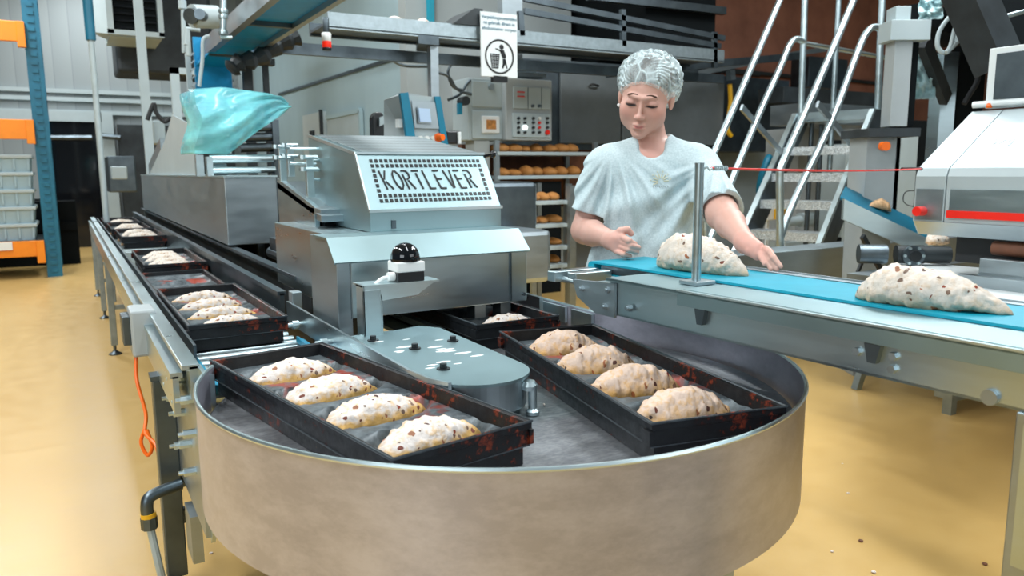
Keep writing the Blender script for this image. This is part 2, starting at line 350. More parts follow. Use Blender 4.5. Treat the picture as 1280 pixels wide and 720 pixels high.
# ================================================================== PALLET RACK (far left)
rk = thing('pallet_rack', 'tall blue pallet rack upright with orange shelf beams at the far left', 'rack', (-.2, 11.6, 0))
zs = [(0, .005), (1, 0)]
bm = B(); xr = -.28
box(bm, xr, xr+.17, 11.5, 11.62, 0, 3.9); 
for k in range(38): box(bm, xr+.05, xr+.12, 11.485, 11.5, .06+k*.1, .11+k*.1)
obj('upright', bm, 'rack_blue', rk)
bm = B(); box(bm, xr, xr+.17, 12.7, 12.82, 0, 3.9)
for k in range(6): bar(bm, (xr+.085, 11.62, .3+k*.6), (xr+.085, 12.7, .75+k*.6), .04, .04)
obj('rear_upright', bm, 'rack_blue', rk)
for px, y0, y1 in ((30, 28, 60), (42, 150, 180), (55, 300, 328)):
    t = ony(px, y0, 11.5).z; u = ony(px, y1, 11.5).z; xe = ony(px, y0, 11.5).x
    bm = B(); box(bm, -3.2, xe-.02, 11.44, 11.5, t-.24 if y0 != 300 else t-.2, t, .008); box(bm, xe-.09, xe+.0, 11.42, 11.5, u, t, .006); obj('shelf_beam', bm, 'orange_paint', rk)
zb = ony(55, 300, 11.5).z
bm = B(); box(bm, -3.2, -.3, 11.5, 12.7, zb-.06, zb-.01); obj('shelf_deck', bm, 'steel_dark', rk)
bm = B(); q = ony(6, 308, 11.42); box(bm, q.x-.15, q.x+.08, 11.41, 11.44, q.z-.05, q.z+.05); obj('label_plate', bm, 'white_plastic', rk, label='white paper label on the lowest orange beam')
# stacked pale blue crates on the rack
cy = 11.55; z = zb+.0
words = ['lowest', 'second', 'third', 'fourth', 'topmost']
c0 = None; zt5 = ony(20, 183, cy).z; hh = (zt5-z-.1)/5
box_l = thing('plastic_crate', 'pale blue plastic crate at the bottom of the stack on the rack', 'crate', (-.72, cy+.4, z), 0, 'stacked crates on the pallet rack')
bm = B(); w2, d2 = .36, .38
hexa(bm, [(-w2+.02, -d2+.02, .0), (w2-.02, -d2+.02, .0), (w2-.02, d2-.02, .0), (-w2+.02, d2-.02, .0)], [(-w2, -d2, hh), (w2, -d2, hh), (w2, d2, hh), (-w2, d2, hh)])
for k in range(5): box(bm, -w2+.08+k*.15, -w2+.1+k*.15, -d2-.012, -d2+.02, .03, hh-.04)
obj('crate_body', bm, 'crate_plastic', box_l, world=False)
bm = B(); box(bm, -w2-.02, w2+.02, -d2-.025, d2+.02, hh-.045, hh-.004, .008); obj('crate_rim', bm, 'painted_light', box_l, world=False)
for k in range(1, 5): dup(box_l, (-.72+.004*k, cy+.4, z+hh*k), label='pale blue plastic crate on the rack, %s of its stack counting from below' % words[k])
# ================================================================== UNIT HEATER and pipes (upper left)
uh = thing('unit_heater', 'pale blue unit heater with dark louvres hung high on the left', 'heater', (.8, 11, 3.2))
A, Bb = ony(137, 42, 11), ony(203, 45, 11)
zb0 = A.z
bm = B(); hexa(bm, [ony(113, 40, 11.25), (A.x, 11, zb0), (A.x, 11, 3.75), (ony(113, 40, 11.25).x, 11.25, 3.75)], [(ony(113, 40, 11.25).x+.3, 11.9, zb0+.02), (A.x+.2, 11.9, zb0), (A.x+.2, 11.9, 3.75), (ony(113, 40, 11.25).x+.3, 11.9, 3.75)])
box(bm, A.x, Bb.x, 11.04, 11.9, zb0-.02, 3.8); box(bm, A.x+.2, A.x+.25, 11.4, 11.45, 3.7, 5.0); obj('housing', bm, 'painted_light', uh)
bm = B(); 
for z_ in np.arange(zb0+.07, 3.7, .085): hexa(bm, [(A.x+.06, 10.98, z_), (Bb.x-.06, 10.98, z_), (Bb.x-.06, 10.99, z_+.01), (A.x+.06, 10.99, z_+.01)], [(A.x+.06, 11.04, z_+.05), (Bb.x-.06, 11.04, z_+.05), (Bb.x-.06, 11.05, z_+.06), (A.x+.06, 11.05, z_+.06)])
obj('louvre', bm, 'black_plastic', uh)
bm = B(); box(bm, A.x+.05, Bb.x-.05, 11.02, 11.045, zb0+.04, 3.75); obj('coil', bm, 'dark_void', uh)
bm = B(); box(bm, A.x-.02, Bb.x+.02, 10.95, 11.02, zb0-.01, zb0+.05); box(bm, A.x-.02, A.x+.05, 10.95, 11.02, zb0, 3.8); box(bm, Bb.x-.04, Bb.x+.02, 10.95, 11.02, zb0, 3.8); obj('front_frame', bm, 'painted_light', uh)
bm = B(); q0, q1 = ony(200, 75, 12), ony(245, 10, 12); box(bm, .75, 2.0, 11.95, 12.8, zb0-.35, 5.0, .05); tag(obj('air_duct', bm, 'dark_machine'), 'large dark grey sheet duct behind the unit heater', 'duct')
bm = B(); f0 = onz(142, 377, 0); cyl(bm, (f0.x, f0.y, 0), (f0.x, f0.y, 3.3), .028, 12); pipe1 = tag(obj('service_pipe', bm, 'cable_grey', smooth=True, loc=(f0.x, f0.y, 0)), 'slim pale pipe dropping to the floor beside the long roller conveyor', 'pipe')
bm = B(); zz = ony(125, 98, f0.y).z; cyl(bm, (f0.x, f0.y, zz), (f0.x, f0.y, 3.6), .05, 12); sub('lagging', bm, 'blue_plastic', pipe1) if False else None
q = ond(113, 55, 8.2); bm = B(); cyl(bm, (f0.x, f0.y, 2.62), (f0.x, f0.y, 3.4), .046, 12); ob = obj('pipe_lagging', bm, 'rack_blue', smooth=True); ob.parent = pipe1; ob.matrix_parent_inverse = Matrix.Translation(-Vector((f0.x, f0.y, 0)))
q = ony(178, 75, 9.45); bm = B(); box(bm, q.x-.045, q.x+.045, 9.41, 9.49, 1.3, 4.99); tag(obj('support_post', bm, 'painted_light', loc=(q.x, 9.45, 1.3)), 'pale square post in front of the unit heater', 'post')
q = ony(220, 120, 8.5); bm = B(); box(bm, q.x-.04, q.x+.04, 8.46, 8.54, 0, ony(220, 85, 8.5).z); box(bm, q.x-.04, q.x+.3, 8.46, 8.54, ony(220, 85, 8.5).z-.06, ony(220, 85, 8.5).z); tag(obj('hanger_bracket', bm, 'painted_light', loc=(q.x, 8.5, 0)), 'short pale bracket post behind the long steel trough', 'bracket')
bm = B(); tube(bm, bez([ony(184, 150, 7.4), ony(192, 130, 7.4), ony(195, 140, 7.4), ony(205, 152, 7.4), ony(212, 148, 7.4)]), .018); tag(obj('power_cable', bm, 'rubber', smooth=True, loc=tuple(ony(195, 140, 7.4))), 'dark cable looping by the pale square post', 'cable')

# ================================================================== LONG ROLLER CONVEYOR (left lane)
XL, XR_ = .245, .655
YF, YB = 1.98, 9.6
rc = thing('roller_conveyor', 'long steel roller conveyor carrying black bread trays away to the left', 'conveyor', (.45, 5.8, 0))
bm = B(); box(bm, XL-.012, XL+.012, 2.02, YB, .755, .84); box(bm, XL-.03, XL+.012, 2.02, YB, .832, .846, .002); obj('outer_rail', bm, 'steel', rc)
bm = B(); box(bm, XL-.045, XL-.03, 2.1, YB, .70, .80); box(bm, XL-.05, XL-.02, 2.1, YB, .795, .81); obj('side_channel', bm, 'steel', rc)
bm = B(); box(bm, XR_-.012, XR_+.004, 2.8, YB, .74, .885); box(bm, XR_-.02, XR_+.012, 2.8, YB, .878, .892); obj('inner_rail', bm, 'steel_dark', rc)
bm = B(); box(bm, XR_+.10, XR_+.112, 2.9, YB, .70, .92); box(bm, XR_+.07, XR_+.11, 2.9, YB, .915, .93); obj('rear_skirt', bm, 'steel_dark', rc)
bm = B(); box(bm, XL+.012, XR_-.01, 2.05, YB, .66, .68); obj('drip_tray', bm, 'dark_machine', rc)
bm = B(); box(bm, XL+.035, XL+.043, 2.3, YB, .78, .835); obj('guide_strip', bm, 'steel_dark', rc)
y = 2.04; first = None
while y < 9.2:
    if first is None:
        bm = B(); cyl(bm, (XL+.03, y, .747), (XR_-.015, y, .747), .016, 10); first = obj('roller', bm, 'steel', rc, smooth=True); y0 = y
    else:
        c = first.copy(); COL.objects.link(c); c.parent = rc; c.location = (0, y-y0, 0)
    y += .073 if y < 6 else .16
def conv_leg(x, y, top):
    bm = B(); box(bm, x-.022, x+.022, y-.022, y+.022, .07, top, .003); o = obj('leg', bm, 'galvanised', rc)
    bm = B(); cyl(bm, (x, y, .02), (x, y, .09), .011, 8); lathe(bm, [(.045, 0), (.045, .008), (.02, .022), (.014, .03)], (x, y, 0), 16); sub('levelling_foot', bm, 'steel_dark', o, smooth=True)
for y in (6.25, 7.9, 9.4): conv_leg(XL-.02, y, .8); conv_leg(XR_+.05, y, .8)
for y in (6.25, 7.9, 9.4): bm = B(); bar(bm, (XL, y, .35), (XR_, y, .35), .03, .03); obj('cross_brace', bm, 'galvanised', rc)
# near leg with its brackets
lg = onz(222, 711, 0); LX, LY = XL-.035, lg.y-.15
bm = B(); box(bm, LX-.03, LX+.03, LY-.03, LY+.03, .06, .70, .004); o = obj('leg', bm, 'steel_dark', rc)
bm = B(); cyl(bm, (LX, LY, .02), (LX, LY, .1), .014, 10); lathe(bm, [(.06, 0), (.06, .012), (.025, .032), (.018, .04)], (LX, LY, 0), 18); sub('levelling_foot', bm, 'rubber', o, smooth=True)
bm = B(); box(bm, LX-.034, LX+.034, LY-.034, LY+.034, .70, .715); sub('leg_cap', bm, 'steel_dark', o)
bm = B(); cyl(bm, (LX, LY, .36), (XR_, LY, .36), .018, 10); obj('cross_brace', bm, 'steel_dark', rc); bm = B(); bar(bm, (LX, LY, .25), (XR_, LY, .25), .04, .04); obj('cross_brace', bm, 'steel_dark', rc)
bm = B(); box(bm, LX+.02, LX+.05, 2.22, 2.34, .22, .36); box(bm, LX+.03, LX+.045, 1.98, 2.5, .40, .80); obj('joint_plate', bm, 'steel_satin', rc)
bm = B()
for (y, z) in ((2.05, .75), (2.05, .66), (2.15, .72), (2.15, .6), (2.25, .76), (2.25, .66), (2.35, .72), (2.1, .54), (2.3, .55), (2.42, .66)):
    bm = B(); cyl(bm, (LX+.0, y, z), (LX+.035, y, z), .011, 6); cyl(bm, (LX-.012, y, z), (LX+.005, y, z), .006, 8); obj('bolt', bm, 'steel_bright', rc)
bm = B(); prism(bm, [(.262, 2.04, .84), (.262, 1.93, .84), (.262, 1.93, .44), (.262, 1.99, .38), (.262, 2.04, .46)], (-.01, 0, 0)); prism(bm, [(.262, 1.93, .84), (.275, 1.915, .84), (.275, 1.915, .44), (.262, 1.93, .44)], (-.012, 0, 0)); obj('end_plate', bm, 'steel', rc)
# guide rail between the lanes, front section, with the adjuster rods
gr = thing('guide_rail', 'steel guide rail on rods between the near tray and the cover plate', 'guide rail', (.655, 2.1, .77))
bm = B(); 
pts = [(.655, 2.74), (.655, 2.02), (.658, 1.62), (.668, 1.53), (.69, 1.47)]
for (xa, ya), (xb, yb) in zip(pts, pts[1:]): hexa(bm, [(xa-.004, ya, .79), (xa+.004, ya, .79), (xa+.004, ya, .865), (xa-.004, ya, .865)], [(xb-.004, yb, .79), (xb+.004, yb, .79), (xb+.004, yb, .865), (xb-.004, yb, .865)])
obj('rail_plate', bm, 'steel', gr)
for y in (2.52, 2.2): 
    bm = B(); cyl(bm, (.60, y, .82), (.74, y, .825), .007, 8); o = obj('adjuster_rod', bm, 'steel_bright', gr)
    bm = B(); cyl(bm, (.615, y, .82), (.635, y, .82), .013, 8); sub('clamp_nut', bm, 'steel_bright', o)
bm = B(); box(bm, .655, .69, 2.67, 2.72, .77, .905, .003); obj('end_block', bm, 'steel_satin', gr)
bm = B(); box(bm, XR_-.035, XR_-.028, 2.1, 2.5, .765, .785); box(bm, XR_-.04, XR_-.025, 2.25, 2.45, .775, .786); tag(obj('wear_strip', bm, 'blue_plastic', loc=(.62, 2.3, .77)), 'teal plastic strip along the inner roller ends before the turntable', 'strip')
bm = B(); box(bm, XL+.045, XL+.052, 2.02, 2.40, .76, .785); box(bm, XL+.052, XL+.07, 2.02, 2.12, .765, .78); tag(obj('wear_strip', bm, 'blue_plastic', loc=(.3, 2.3, .77)), 'teal-tipped strip along the outer roller ends before the turntable', 'strip')
# junction box with orange cable
jb = thing('junction_box', 'pale grey steel box clamped outside the roller conveyor rail', 'box', (.20, 2.92, .8))
bm = B(); box(bm, .155, .235, 2.84, 2.99, .70, .86, .008); obj('housing', bm, 'painted_grey', jb)
bm = B(); box(bm, .13, .156, 2.86, 2.97, .74, .84, .004); obj('side_cover', bm, 'steel_dark', jb)
bm = B(); tube(bm, bez([(.165, 2.86, .70), (.16, 2.84, .62), (.175, 2.78, .52), (.165, 2.72, .47), (.19, 2.66, .44), (.20, 2.6, .36)]), .006); tube(bm, bez([(.165, 2.73, .48), (.15, 2.72, .44), (.165, 2.70, .40), (.18, 2.69, .43), (.17, 2.72, .48)]), .006); tag(obj('signal_cable', bm, 'orange_plastic', smooth=True, loc=(.165, 2.8, .5)), 'orange cable hanging in a knot below the grey box', 'cable')
# compressed-air pipe
ah = thing('air_hose', 'pale air hose rising from the floor to a black elbow by the near leg', 'hose', (LX-.06, LY-.2, 0))
bm = B(); tube(bm, bez([(LX-.035, LY-.12, .012), (LX-.055, LY-.16, .14), (LX-.07, LY-.15, .26), (LX-.075, LY-.14, .305)]), .011); obj('tube', bm, 'cable_grey', ah, smooth=True)
bm = B(); tube(bm, bez([(LX-.075, LY-.14, .29), (LX-.078, LY-.14, .36), (LX-.06, LY-.13, .385), (LX+.02, LY-.10, .39)]), .018, 10); cyl(bm, (LX-.075, LY-.14, .29), (LX-.0755, LY-.14, .325), .023, 8); obj('elbow', bm, 'steel_dark', ah, smooth=True)
bm = B(); cyl(bm, (LX-.0755, LY-.14, .325), (LX-.076, LY-.14, .338), .022, 10); obj('seal_ring', bm, 'yellow_plastic', ah, smooth=True)
bm = B(); lathe(bm, [(.05, 0), (.05, .02), (.03, .035)], (LX-.03, LY-.11, 0), 14); obj('floor_socket', bm, 'rubber', ah, smooth=True)

# ================================================================== TURNTABLE
TC = Vector((.91, 1.63)); TR = .71
tt = thing('turntable', 'round stainless tray turntable in a deep drum in the foreground', 'turntable', (TC.x, TC.y, 0))
path = []
a0, a1 = math.radians(153), math.radians(360+34)
for i in range(97): a = a0+(a1-a0)*i/96; path.append((TC.x+TR*math.cos(a), TC.y+TR*math.sin(a)))
path += [(1.498, 2.10), (1.498, 2.3), (1.498, 2.95)]
bm = B(); T = .004; rows = []
for i, (x, y) in enumerate(path):
    p0 = Vector(path[max(i-1, 0)]); p1 = Vector(path[min(i+1, len(path)-1)]); n = (p1-p0).normalized(); n = Vector((n.y, -n.x))
    zb = .60 if i < 90 else .60+.12*min(1, (i-89)/8)
    rows.append([bm.verts.new((x+n.x*s, y+n.y*s, z)) for s, z in ((0, zb), (0, .85), (-T, .85), (-T, zb))])
for A, C in zip(rows, rows[1:]):
    for k in range(4): bm.faces.new((A[k], A[(k+1) % 4], C[(k+1) % 4], C[k]))
bm.faces.new(rows[0]); bm.faces.new(rows[-1][::-1]); bmesh.ops.recalc_face_normals(bm, faces=bm.faces)
dw = obj('drum_wall', bm, 'drum_steel', tt, smooth=True)
bm = B(); tube(bm, [(x, y, .851) for x, y in path], .0045, 6); obj('rim', bm, 'steel_bright', tt, smooth=True)
bm = B(); lathe(bm, [(.0, .745), (.69, .745), (.695, .75), (.695, .762), (.69, .766), (0.001, .766)], (TC.x, TC.y, 0), 96); obj('disc', bm, 'disc_steel', tt, smooth=True)
bm = B(); lathe(bm, [(.15, 0), (.15, .03), (.07, .06), (.07, .74), (.001, .745)], (TC.x, TC.y, 0), 24); obj('pedestal', bm, 'steel_satin', tt, smooth=True)
for a in (215, 262, 325, 30):
    a = math.radians(a); x, y = TC.x+.55*math.cos(a), TC.y+.55*math.sin(a)
    bm = B(); box(bm, x-.025, x+.025, y-.025, y+.025, .03, .72); lathe(bm, [(.05, 0), (.05, .01), (.02, .03)], (x, y, 0), 14); obj('leg', bm, 'steel_satin', tt)
bm = B()
for (x0, y0, x1, y1) in ((1.48, 2.04, 1.492, 2.16), (1.482, 2.2, 1.492, 2.42)): box(bm, x0, x1, y0, y1, .79, .845)
obj('joint_plate', bm, 'steel_bright', tt)
# right lane table behind the turntable
lt = thing('track_table', 'steel slide table leading black trays out of the dough machine', 'table', (1.25, 3.0, 0))
bm = B(); box(bm, 1.00, 1.488, 2.25, 4.2, .74, .758); obj('slide_plate', bm, 'dark_machine', lt)
bm = B(); box(bm, 1.44, 1.70, 2.95, 4.6, .83, .852, .004); box(bm, 1.44, 1.455, 2.3, 4.6, .78, .87); obj('right_rail', bm, 'steel', lt)
bm = B(); box(bm, .99, 1.02, 2.2, 3.9, .80, .82); box(bm, .93, 1.0, 2.25, 2.95, .775, .787); obj('left_rail', bm, 'steel', lt)
for x, y in ((1.05, 3.9), (1.6, 3.9), (1.6, 3.0)): bm = B(); box(bm, x-.025, x+.025, y-.025, y+.025, 0, .80); obj('leg', bm, 'steel_satin', lt)
# centre cover plate of the turntable
cv = thing('cover_plate', 'oblong steel cover with rounded end and black studs over the turntable centre', 'cover', (.81, 1.75, .77))
def outline(o=0):
    P = [(.672-o, 2.06), (.73, 2.09+o), (.80, 2.075+o), (.89, 2.10+o), (.93, 2.04+o)]
    c = (.794, 1.553); r = .124+o; P += [(.925+o, 1.9)]
    for i in range(0, 25): a = -i/24*PI*.93; P.append((c[0]+r*math.cos(a), c[1]+r*math.sin(a)))
    P.append((.670-o, 1.6)); return P
bm = B(); P = outline(.004); prism(bm, [(x, y, .853) for x, y in P], (0, 0, .007)); obj('top_plate', bm, 'steel_teal', cv)
bm = B(); P = outline(-.004); prism(bm, [(x, y, .785) for x, y in P], (0, 0, .067)); obj('side_band', bm, 'steel_satin', cv)
for x, y in ((.70, 1.98), (.76, 1.83), (.885, 1.86), (.735, 1.60)):
    bm = B(); cyl(bm, (x, y, .86), (x, y, .874), .009, 8); cyl(bm, (x, y, .86), (x, y, .863), .016, 10); obj('stud', bm, 'black_plastic', cv)
bm = B()
for i in range(17):
    x, y = random.uniform(.70, .90), random.uniform(1.6, 2.02); s = random.uniform(.008, .02)
    lathe(bm, [(s, .8602), (s*.6, .8608), (.0005, .861)], (0, 0, 0), 9); bmesh.ops.transform(bm, matrix=Matrix.Translation((x, y, 0)) @ Matrix.Diagonal((1.3, .5, 1, 1)), verts=bm.verts[-27:])
bmesh.ops.delete(bm, geom=[], context='VERTS')
o = obj('flour_smear', bm, 'painted_white', cv, smooth=True); o['kind'] = 'stuff'
bm = B(); cyl(bm, (.886, 1.446, .772), (.886, 1.446, .838), .010, 12); lathe(bm, [(.016, .768), (.016, .776), (.010, .782)], (.886, 1.446, 0), 12); lathe(bm, [(.018, .825), (.020, .835), (.014, .845)], (.882, 1.455, 0), 12); obj('guide_pin', bm, 'steel_bright', cv, smooth=True)
bm = B(); tube(bm, [(1.0+.012*math.cos(a), 1.93, .80+.012*math.sin(a)) for a in np.linspace(0, 2*PI, 13)[:-1]], .003, 6, closed=True); cyl(bm, (1.0, 1.93, .766), (1.0, 1.93, .79), .005, 8); tag(obj('lifting_eye', bm, 'steel_bright', smooth=True, loc=(1.0, 1.93, .766)), 'small bright ring bolt behind the oblong cover plate', 'ring')

# ================================================================== BREAD TRAYS
TW, TL, TH = .303, .885, .085
def tray_meshes():
    bm = B()   # outer frame: tapered walls with a step half-way and a rolled rim
    prof = [(-.012, 0), (-.012, .035), (-.004, .040), (-.004, .070), (0, .072), (0, .085), (-.006, .087), (-.010, .085), (-.014, .045), (-.016, .02)]
    rings = []
    for o_, z in prof:
        w, l = TW/2+o_, TL/2+o_
        rings.append([bm.verts.new(p) for p in ((-w, -l, z), (w, -l, z), (w, l, z), (-w, l, z))])
    for A, C in zip(rings, rings[1:]):
        for k in range(4): bm.faces.new((A[k], A[(k+1) % 4], C[(k+1) % 4], C[k]))
    bm.faces.new(rings[0][::-1]); bmesh.ops.recalc_face_normals(bm, faces=bm.faces)
    for sx in (-1, 1):
        for sy in (-1, 1): box(bm, sx*TW/2-.006, sx*TW/2+.003, sy*(TL/2-.012)-.014, sy*(TL/2-.012)+.014, .042, .07)
    b2 = B(); nx, ny = 22, 84; w, l = TW/2-.014, TL/2-.014; g = []
    for j in range(ny+1):
        r = []
        for i in range(nx+1):
            x, y = -w+2*w*i/nx, -l+2*l*j/ny; d = 0
            for c in (-.315, -.105, .105, .315):
                e = math.sqrt((x/.131)**2+((y-c*.98)/.082)**2); d = max(d, max(0, min(1, (1.10-e)/.26)))
            d = d*d*(3-2*d); r.append(b2.verts.new((x, y, .056-.042*d)))
        g.append(r)
    for j in range(ny):
        for i in range(nx): b2.faces.new((g[j][i], g[j][i+1], g[j+1][i+1], g[j+1][i]))
    return bm, b2
t0 = thing('bread_tray', 'x', 'tray', (.0, 0, 0))
a_, b_ = tray_meshes(); obj('rim_frame', a_, 'pan_black', t0, world=False); pi = obj('mould_sheet', b_, 'pan_grey', t0, smooth=True, world=False)
bm = B()
for o_, z_, r_ in ((.0, .086, .0028), (-.003, .0385, .0016)):
    w_, l_ = TW/2+o_, TL/2+o_; tube(bm, [(-w_, -l_, z_), (w_, -l_, z_), (w_, l_, z_), (-w_, l_, z_)], r_, 6, closed=True)
obj('rim_highlight', bm, 'pan_edge', t0, world=False)  # lighter tubes added as the highlight along rim and step
def embossed(bm):
    for q, s in ((-.33, 'I'), (-.05, 'D'), (.25, 'B')):
        pass
TR_SPOTS = [
    ((.504, 1.600, .767), math.radians(9.5), 'black four-mould bread tray nearest the camera, on the turntable left'),
    ((1.138, 1.466, .767), math.radians(-10.5), 'black four-mould bread tray on the right side of the turntable'),
    ((.446, 2.965, .765), math.radians(.3), 'black bread tray of four loaves on the rollers just behind the turntable'),
    ((1.212, 2.50, .765), 0, 'black bread tray half out from under the dough machine'),
    ((.475, 4.78, .765), math.radians(-.3), 'second loaded black tray up the long roller conveyor'),
    ((.49, 6.82, .765), 0, 'third loaded black tray up the long roller conveyor'),
    ((.47, 7.78, .765), 0, 'loaded black tray fourth along the long conveyor'),
    ((.46, 8.80, .765), 0, 'farthest black tray on the long roller conveyor'),
    ((.45, 3.86, .765), 0, 'empty black tray between two loaded trays on the rollers')]
trays = []
for i, (p, r, l) in enumerate(TR_SPOTS):
    if i == 0: t0.location = p; t0.rotation_euler = (0, 0, r); t0['label'] = l; t0['group'] = 'black bread trays'; trays.append(t0)
    else: trays.append(dup(t0, p, r, l))
trays[-1].scale = (1, .98, .6)
# ------------------------------------------------------------------ loaves
def loaf_bm(L, W, H, seed, crease=True, bend=.012, rough=1.0, nu=84, nv=40, pt=.74, skew=0):
    bm = B(); R = random.Random(seed); sk = skew; off = Vector((seed*7.3, seed*3.1, 0)); rings = []
    for i in range(nu+1):
        u = -1+2*i/nu; us = u+sk*(1-u*u); e = max(0, 1-abs(us)**2.1); w = W/2*e**pt; h = H*e**.68
        row = []
        for k in range(nv):
            a = 2*PI*k/nv; c, s = math.cos(a), math.sin(a)
            yy = w*math.copysign(abs(c)**.8, c); zz = h*(.5+.5*s) if s > 0 else h*.5*(1-abs(s)**.6)
            zz = h*(.33+.67*s**.85) if s >= 0 else h*.33*(1-min(1, abs(s)*1.3))
            if s < 0: yy *= 1-.12*abs(s)
            x = u*L/2; y = yy-bend*u*u*2
            p = Vector((x, y, zz)); n = Vector((0, c, s)); q = p*1.0+off
            d = noise.noise(q*38)*.0034+noise.noise(q*95)*.0026+noise.noise(q*16)*.0045
            if crease and s > -.3:
                cc = (a-1.0)/.22; d -= .006*math.exp(-cc*cc)*(1-abs(u)**3)
                cc = (a-2.5)/.3; d -= .003*math.exp(-cc*cc)
            lump = noise.noise(q*55+Vector((9, 9, 9))); d += .0035*min(.35, max(0, lump-.22))*4
            p += n*d*rough*min(1, e*3); p.z = max(0, p.z); row.append(bm.verts.new(p))
        rings.append(row)
    for A, C in zip(rings, rings[1:]):
        for k in range(nv): bm.faces.new((A[k], A[(k+1) % nv], C[(k+1) % nv], C[k]))
    bmesh.ops.remove_doubles(bm, verts=bm.verts, dist=.0004); bmesh.ops.recalc_face_normals(bm, faces=bm.faces); return bm
def mesh_of(bm, name, mat):
    me = bpy.data.meshes.new(name); bm.to_mesh(me); bm.free(); me.materials.append(M[mat])
    for p in me.polygons: p.use_smooth = True
    return me
LM = {k: [mesh_of(loaf_bm(.276, .100, .070, s, cr, bend), 'stollen', mt) for s in seeds] for k, seeds, mt, cr, bend in
      (('f', (1, 2, 3, 4), 'dough_floured', False, .010), ('g', (5, 6, 7, 8), 'dough_golden', True, .004), ('far', (9, 10), 'dough_far', False, .014))}
def loaf(me, loc, rz, label, group, sc=1):
    o = bpy.data.objects.new('stollen_loaf', me); COL.objects.link(o); o.location = loc; o.rotation_euler = (0, 0, rz); o.scale = (sc,)*3 if not hasattr(sc, '__len__') else sc
    return tag(o, label, 'loaf', group)
def in_tray(t, k, kind, label, group, dx=0, dr=0, sc=1):
    y = (-.315, -.105, .105, .315)[k]*.98; r = t.rotation_euler.z; v = Matrix.Rotation(r, 3, 'Z') @ Vector((dx, y, .016))
    return loaf(LM[kind][k % len(LM[kind])], Vector(t.location)+v, r+dr, label, group, sc)
nth = ['nearest the camera', 'second from the camera', 'third from the camera', 'farthest from the camera']
for k in range(4):
    in_tray(trays[0], k, 'f', 'floury unbaked stollen loaf in the near left turntable tray, ' + nth[k], 'stollen in the near left tray', -.003, (.12, .05, .1, .06)[k], (1.0, 1.0, 1.0))
    in_tray(trays[1], k, 'g', 'golden fruit-studded loaf in the right turntable tray, ' + nth[k], 'stollen in the right turntable tray', -.008, (.02, -.06, -.1, -.1)[k], (.92, 1.12, 1.25))
    in_tray(trays[2], k, 'f', 'crescent stollen loaf in the first tray on the rollers, ' + nth[k], 'stollen in the first roller tray', 0, (.1, .05, .03, .0)[k], (1.02, .8, .95))
    if k < 4: in_tray(trays[4], k, 'far', 'pale stollen loaf in the second loaded roller tray, ' + nth[k], 'stollen in the second loaded roller tray', 0, .05, (1, .85, 1))
for k in (0, 2): in_tray(trays[5], k, 'far', 'pale stollen loaf in the third loaded roller tray, ' + ('front one' if k == 0 else 'back one'), 'stollen far up the conveyor', 0, 0, (1.15, 1, 1.3))
in_tray(trays[6], 1, 'far', 'pale stollen loaf in the fourth tray up the conveyor', 'stollen far up the conveyor', 0, 0, (1.15, 1, 1.3))
in_tray(trays[7], 0, 'far', 'pale stollen loaf in the farthest tray of the conveyor', 'stollen far up the conveyor', 0, 0, (1.15, 1, 1.3))
in_tray(trays[3], 0, 'f', 'single pale stollen loaf in the tray leaving the dough machine', 'stollen in the tray leaving the machine', .03, -.03, (.9, 1, .9))
# crumbs on the turntable and the floor
for i, (px, py, z) in enumerate([(300, 503, .767), (306, 508, .767), (294, 500, .767), (655, 508, .767), (672, 517, .767), (680, 507, .767), (640, 512, .767)]):
    p = onz(px, py, z); bm = B(); bmesh.ops.create_icosphere(bm, subdivisions=1, radius=.007 if i < 3 else .003, matrix=Matrix.Translation(p+Vector((0, 0, .003))))
    tag(obj('dough_crumb', bm, 'dough_far', loc=tuple(p)), 'dough crumb on the turntable disc beside the near tray' if i < 3 else 'tiny dough crumb near the middle of the turntable', 'crumb', 'crumbs beside the near tray' if i < 3 else 'crumbs mid turntable')
for i, (px, py, r) in enumerate([(1053, 580, .005), (1060, 617, .007), (1076, 677, .010), (1231, 706, .010), (1092, 716, .009), (253, 645, .009), (266, 662, .007), (250, 683, .007), (264, 692, .007), (300, 692, .006), (1040, 690, .007)]):
    p = onz(px, py, 0); bm = B(); bmesh.ops.create_icosphere(bm, subdivisions=1, radius=r, matrix=Matrix.Translation(p+Vector((0, 0, r*.4))) @ Matrix.Diagonal((1, 1, .4, 1)))
    tag(obj('floor_crumb', bm, 'rust_brown' if i in (2, 3) else 'dough_far', loc=tuple(p)), ('dark brown crumb on the yellow floor right of the drum' if i in (2, 3) else 'pale crumb on the yellow floor right of the drum') if (i < 5 or i == 10) else 'pale crumb on the yellow floor left of the drum by the near leg', 'crumb', 'crumbs on the yellow floor')
# ================================================================== DOUGH MACHINE
dm = thing('dough_machine', 'stainless dough moulding machine with perforated lettered hood behind the turntable', 'machine', (1.1, 2.7, 0))
x0, x1 = .685, 1.352
bm = B()
prof = [(2.24, .70), (2.24, 1.052), (2.315, 1.117), (2.52, 1.117), (2.52, .70)]
prism(bm, [(x0, y, z) for y, z in prof], (.045, 0, 0)); obj('side_cheek', bm, 'steel_satin', dm, bevel=.002)
bm = B(); prism(bm, [(x0+.045, y, z) for y, z in [(2.242, .875), (2.242, 1.052), (2.315, 1.117), (3.2, 1.117), (3.2, .875)]], (x1-x0-.045, 0, 0)); lh = obj('lower_housing', bm, 'steel', dm, bevel=.003)
bm = B(); prism(bm, [(x0-.006, 2.236, 1.050), (x0-.006, 2.312, 1.120), (x0-.006, 2.46, 1.120), (x0-.006, 2.46, 1.114), (x0-.006, 2.315, 1.113), (x0-.006, 2.243, 1.044)], (x1-x0+.016, 0, 0)); obj('cover_lid', bm, 'steel_teal', dm)
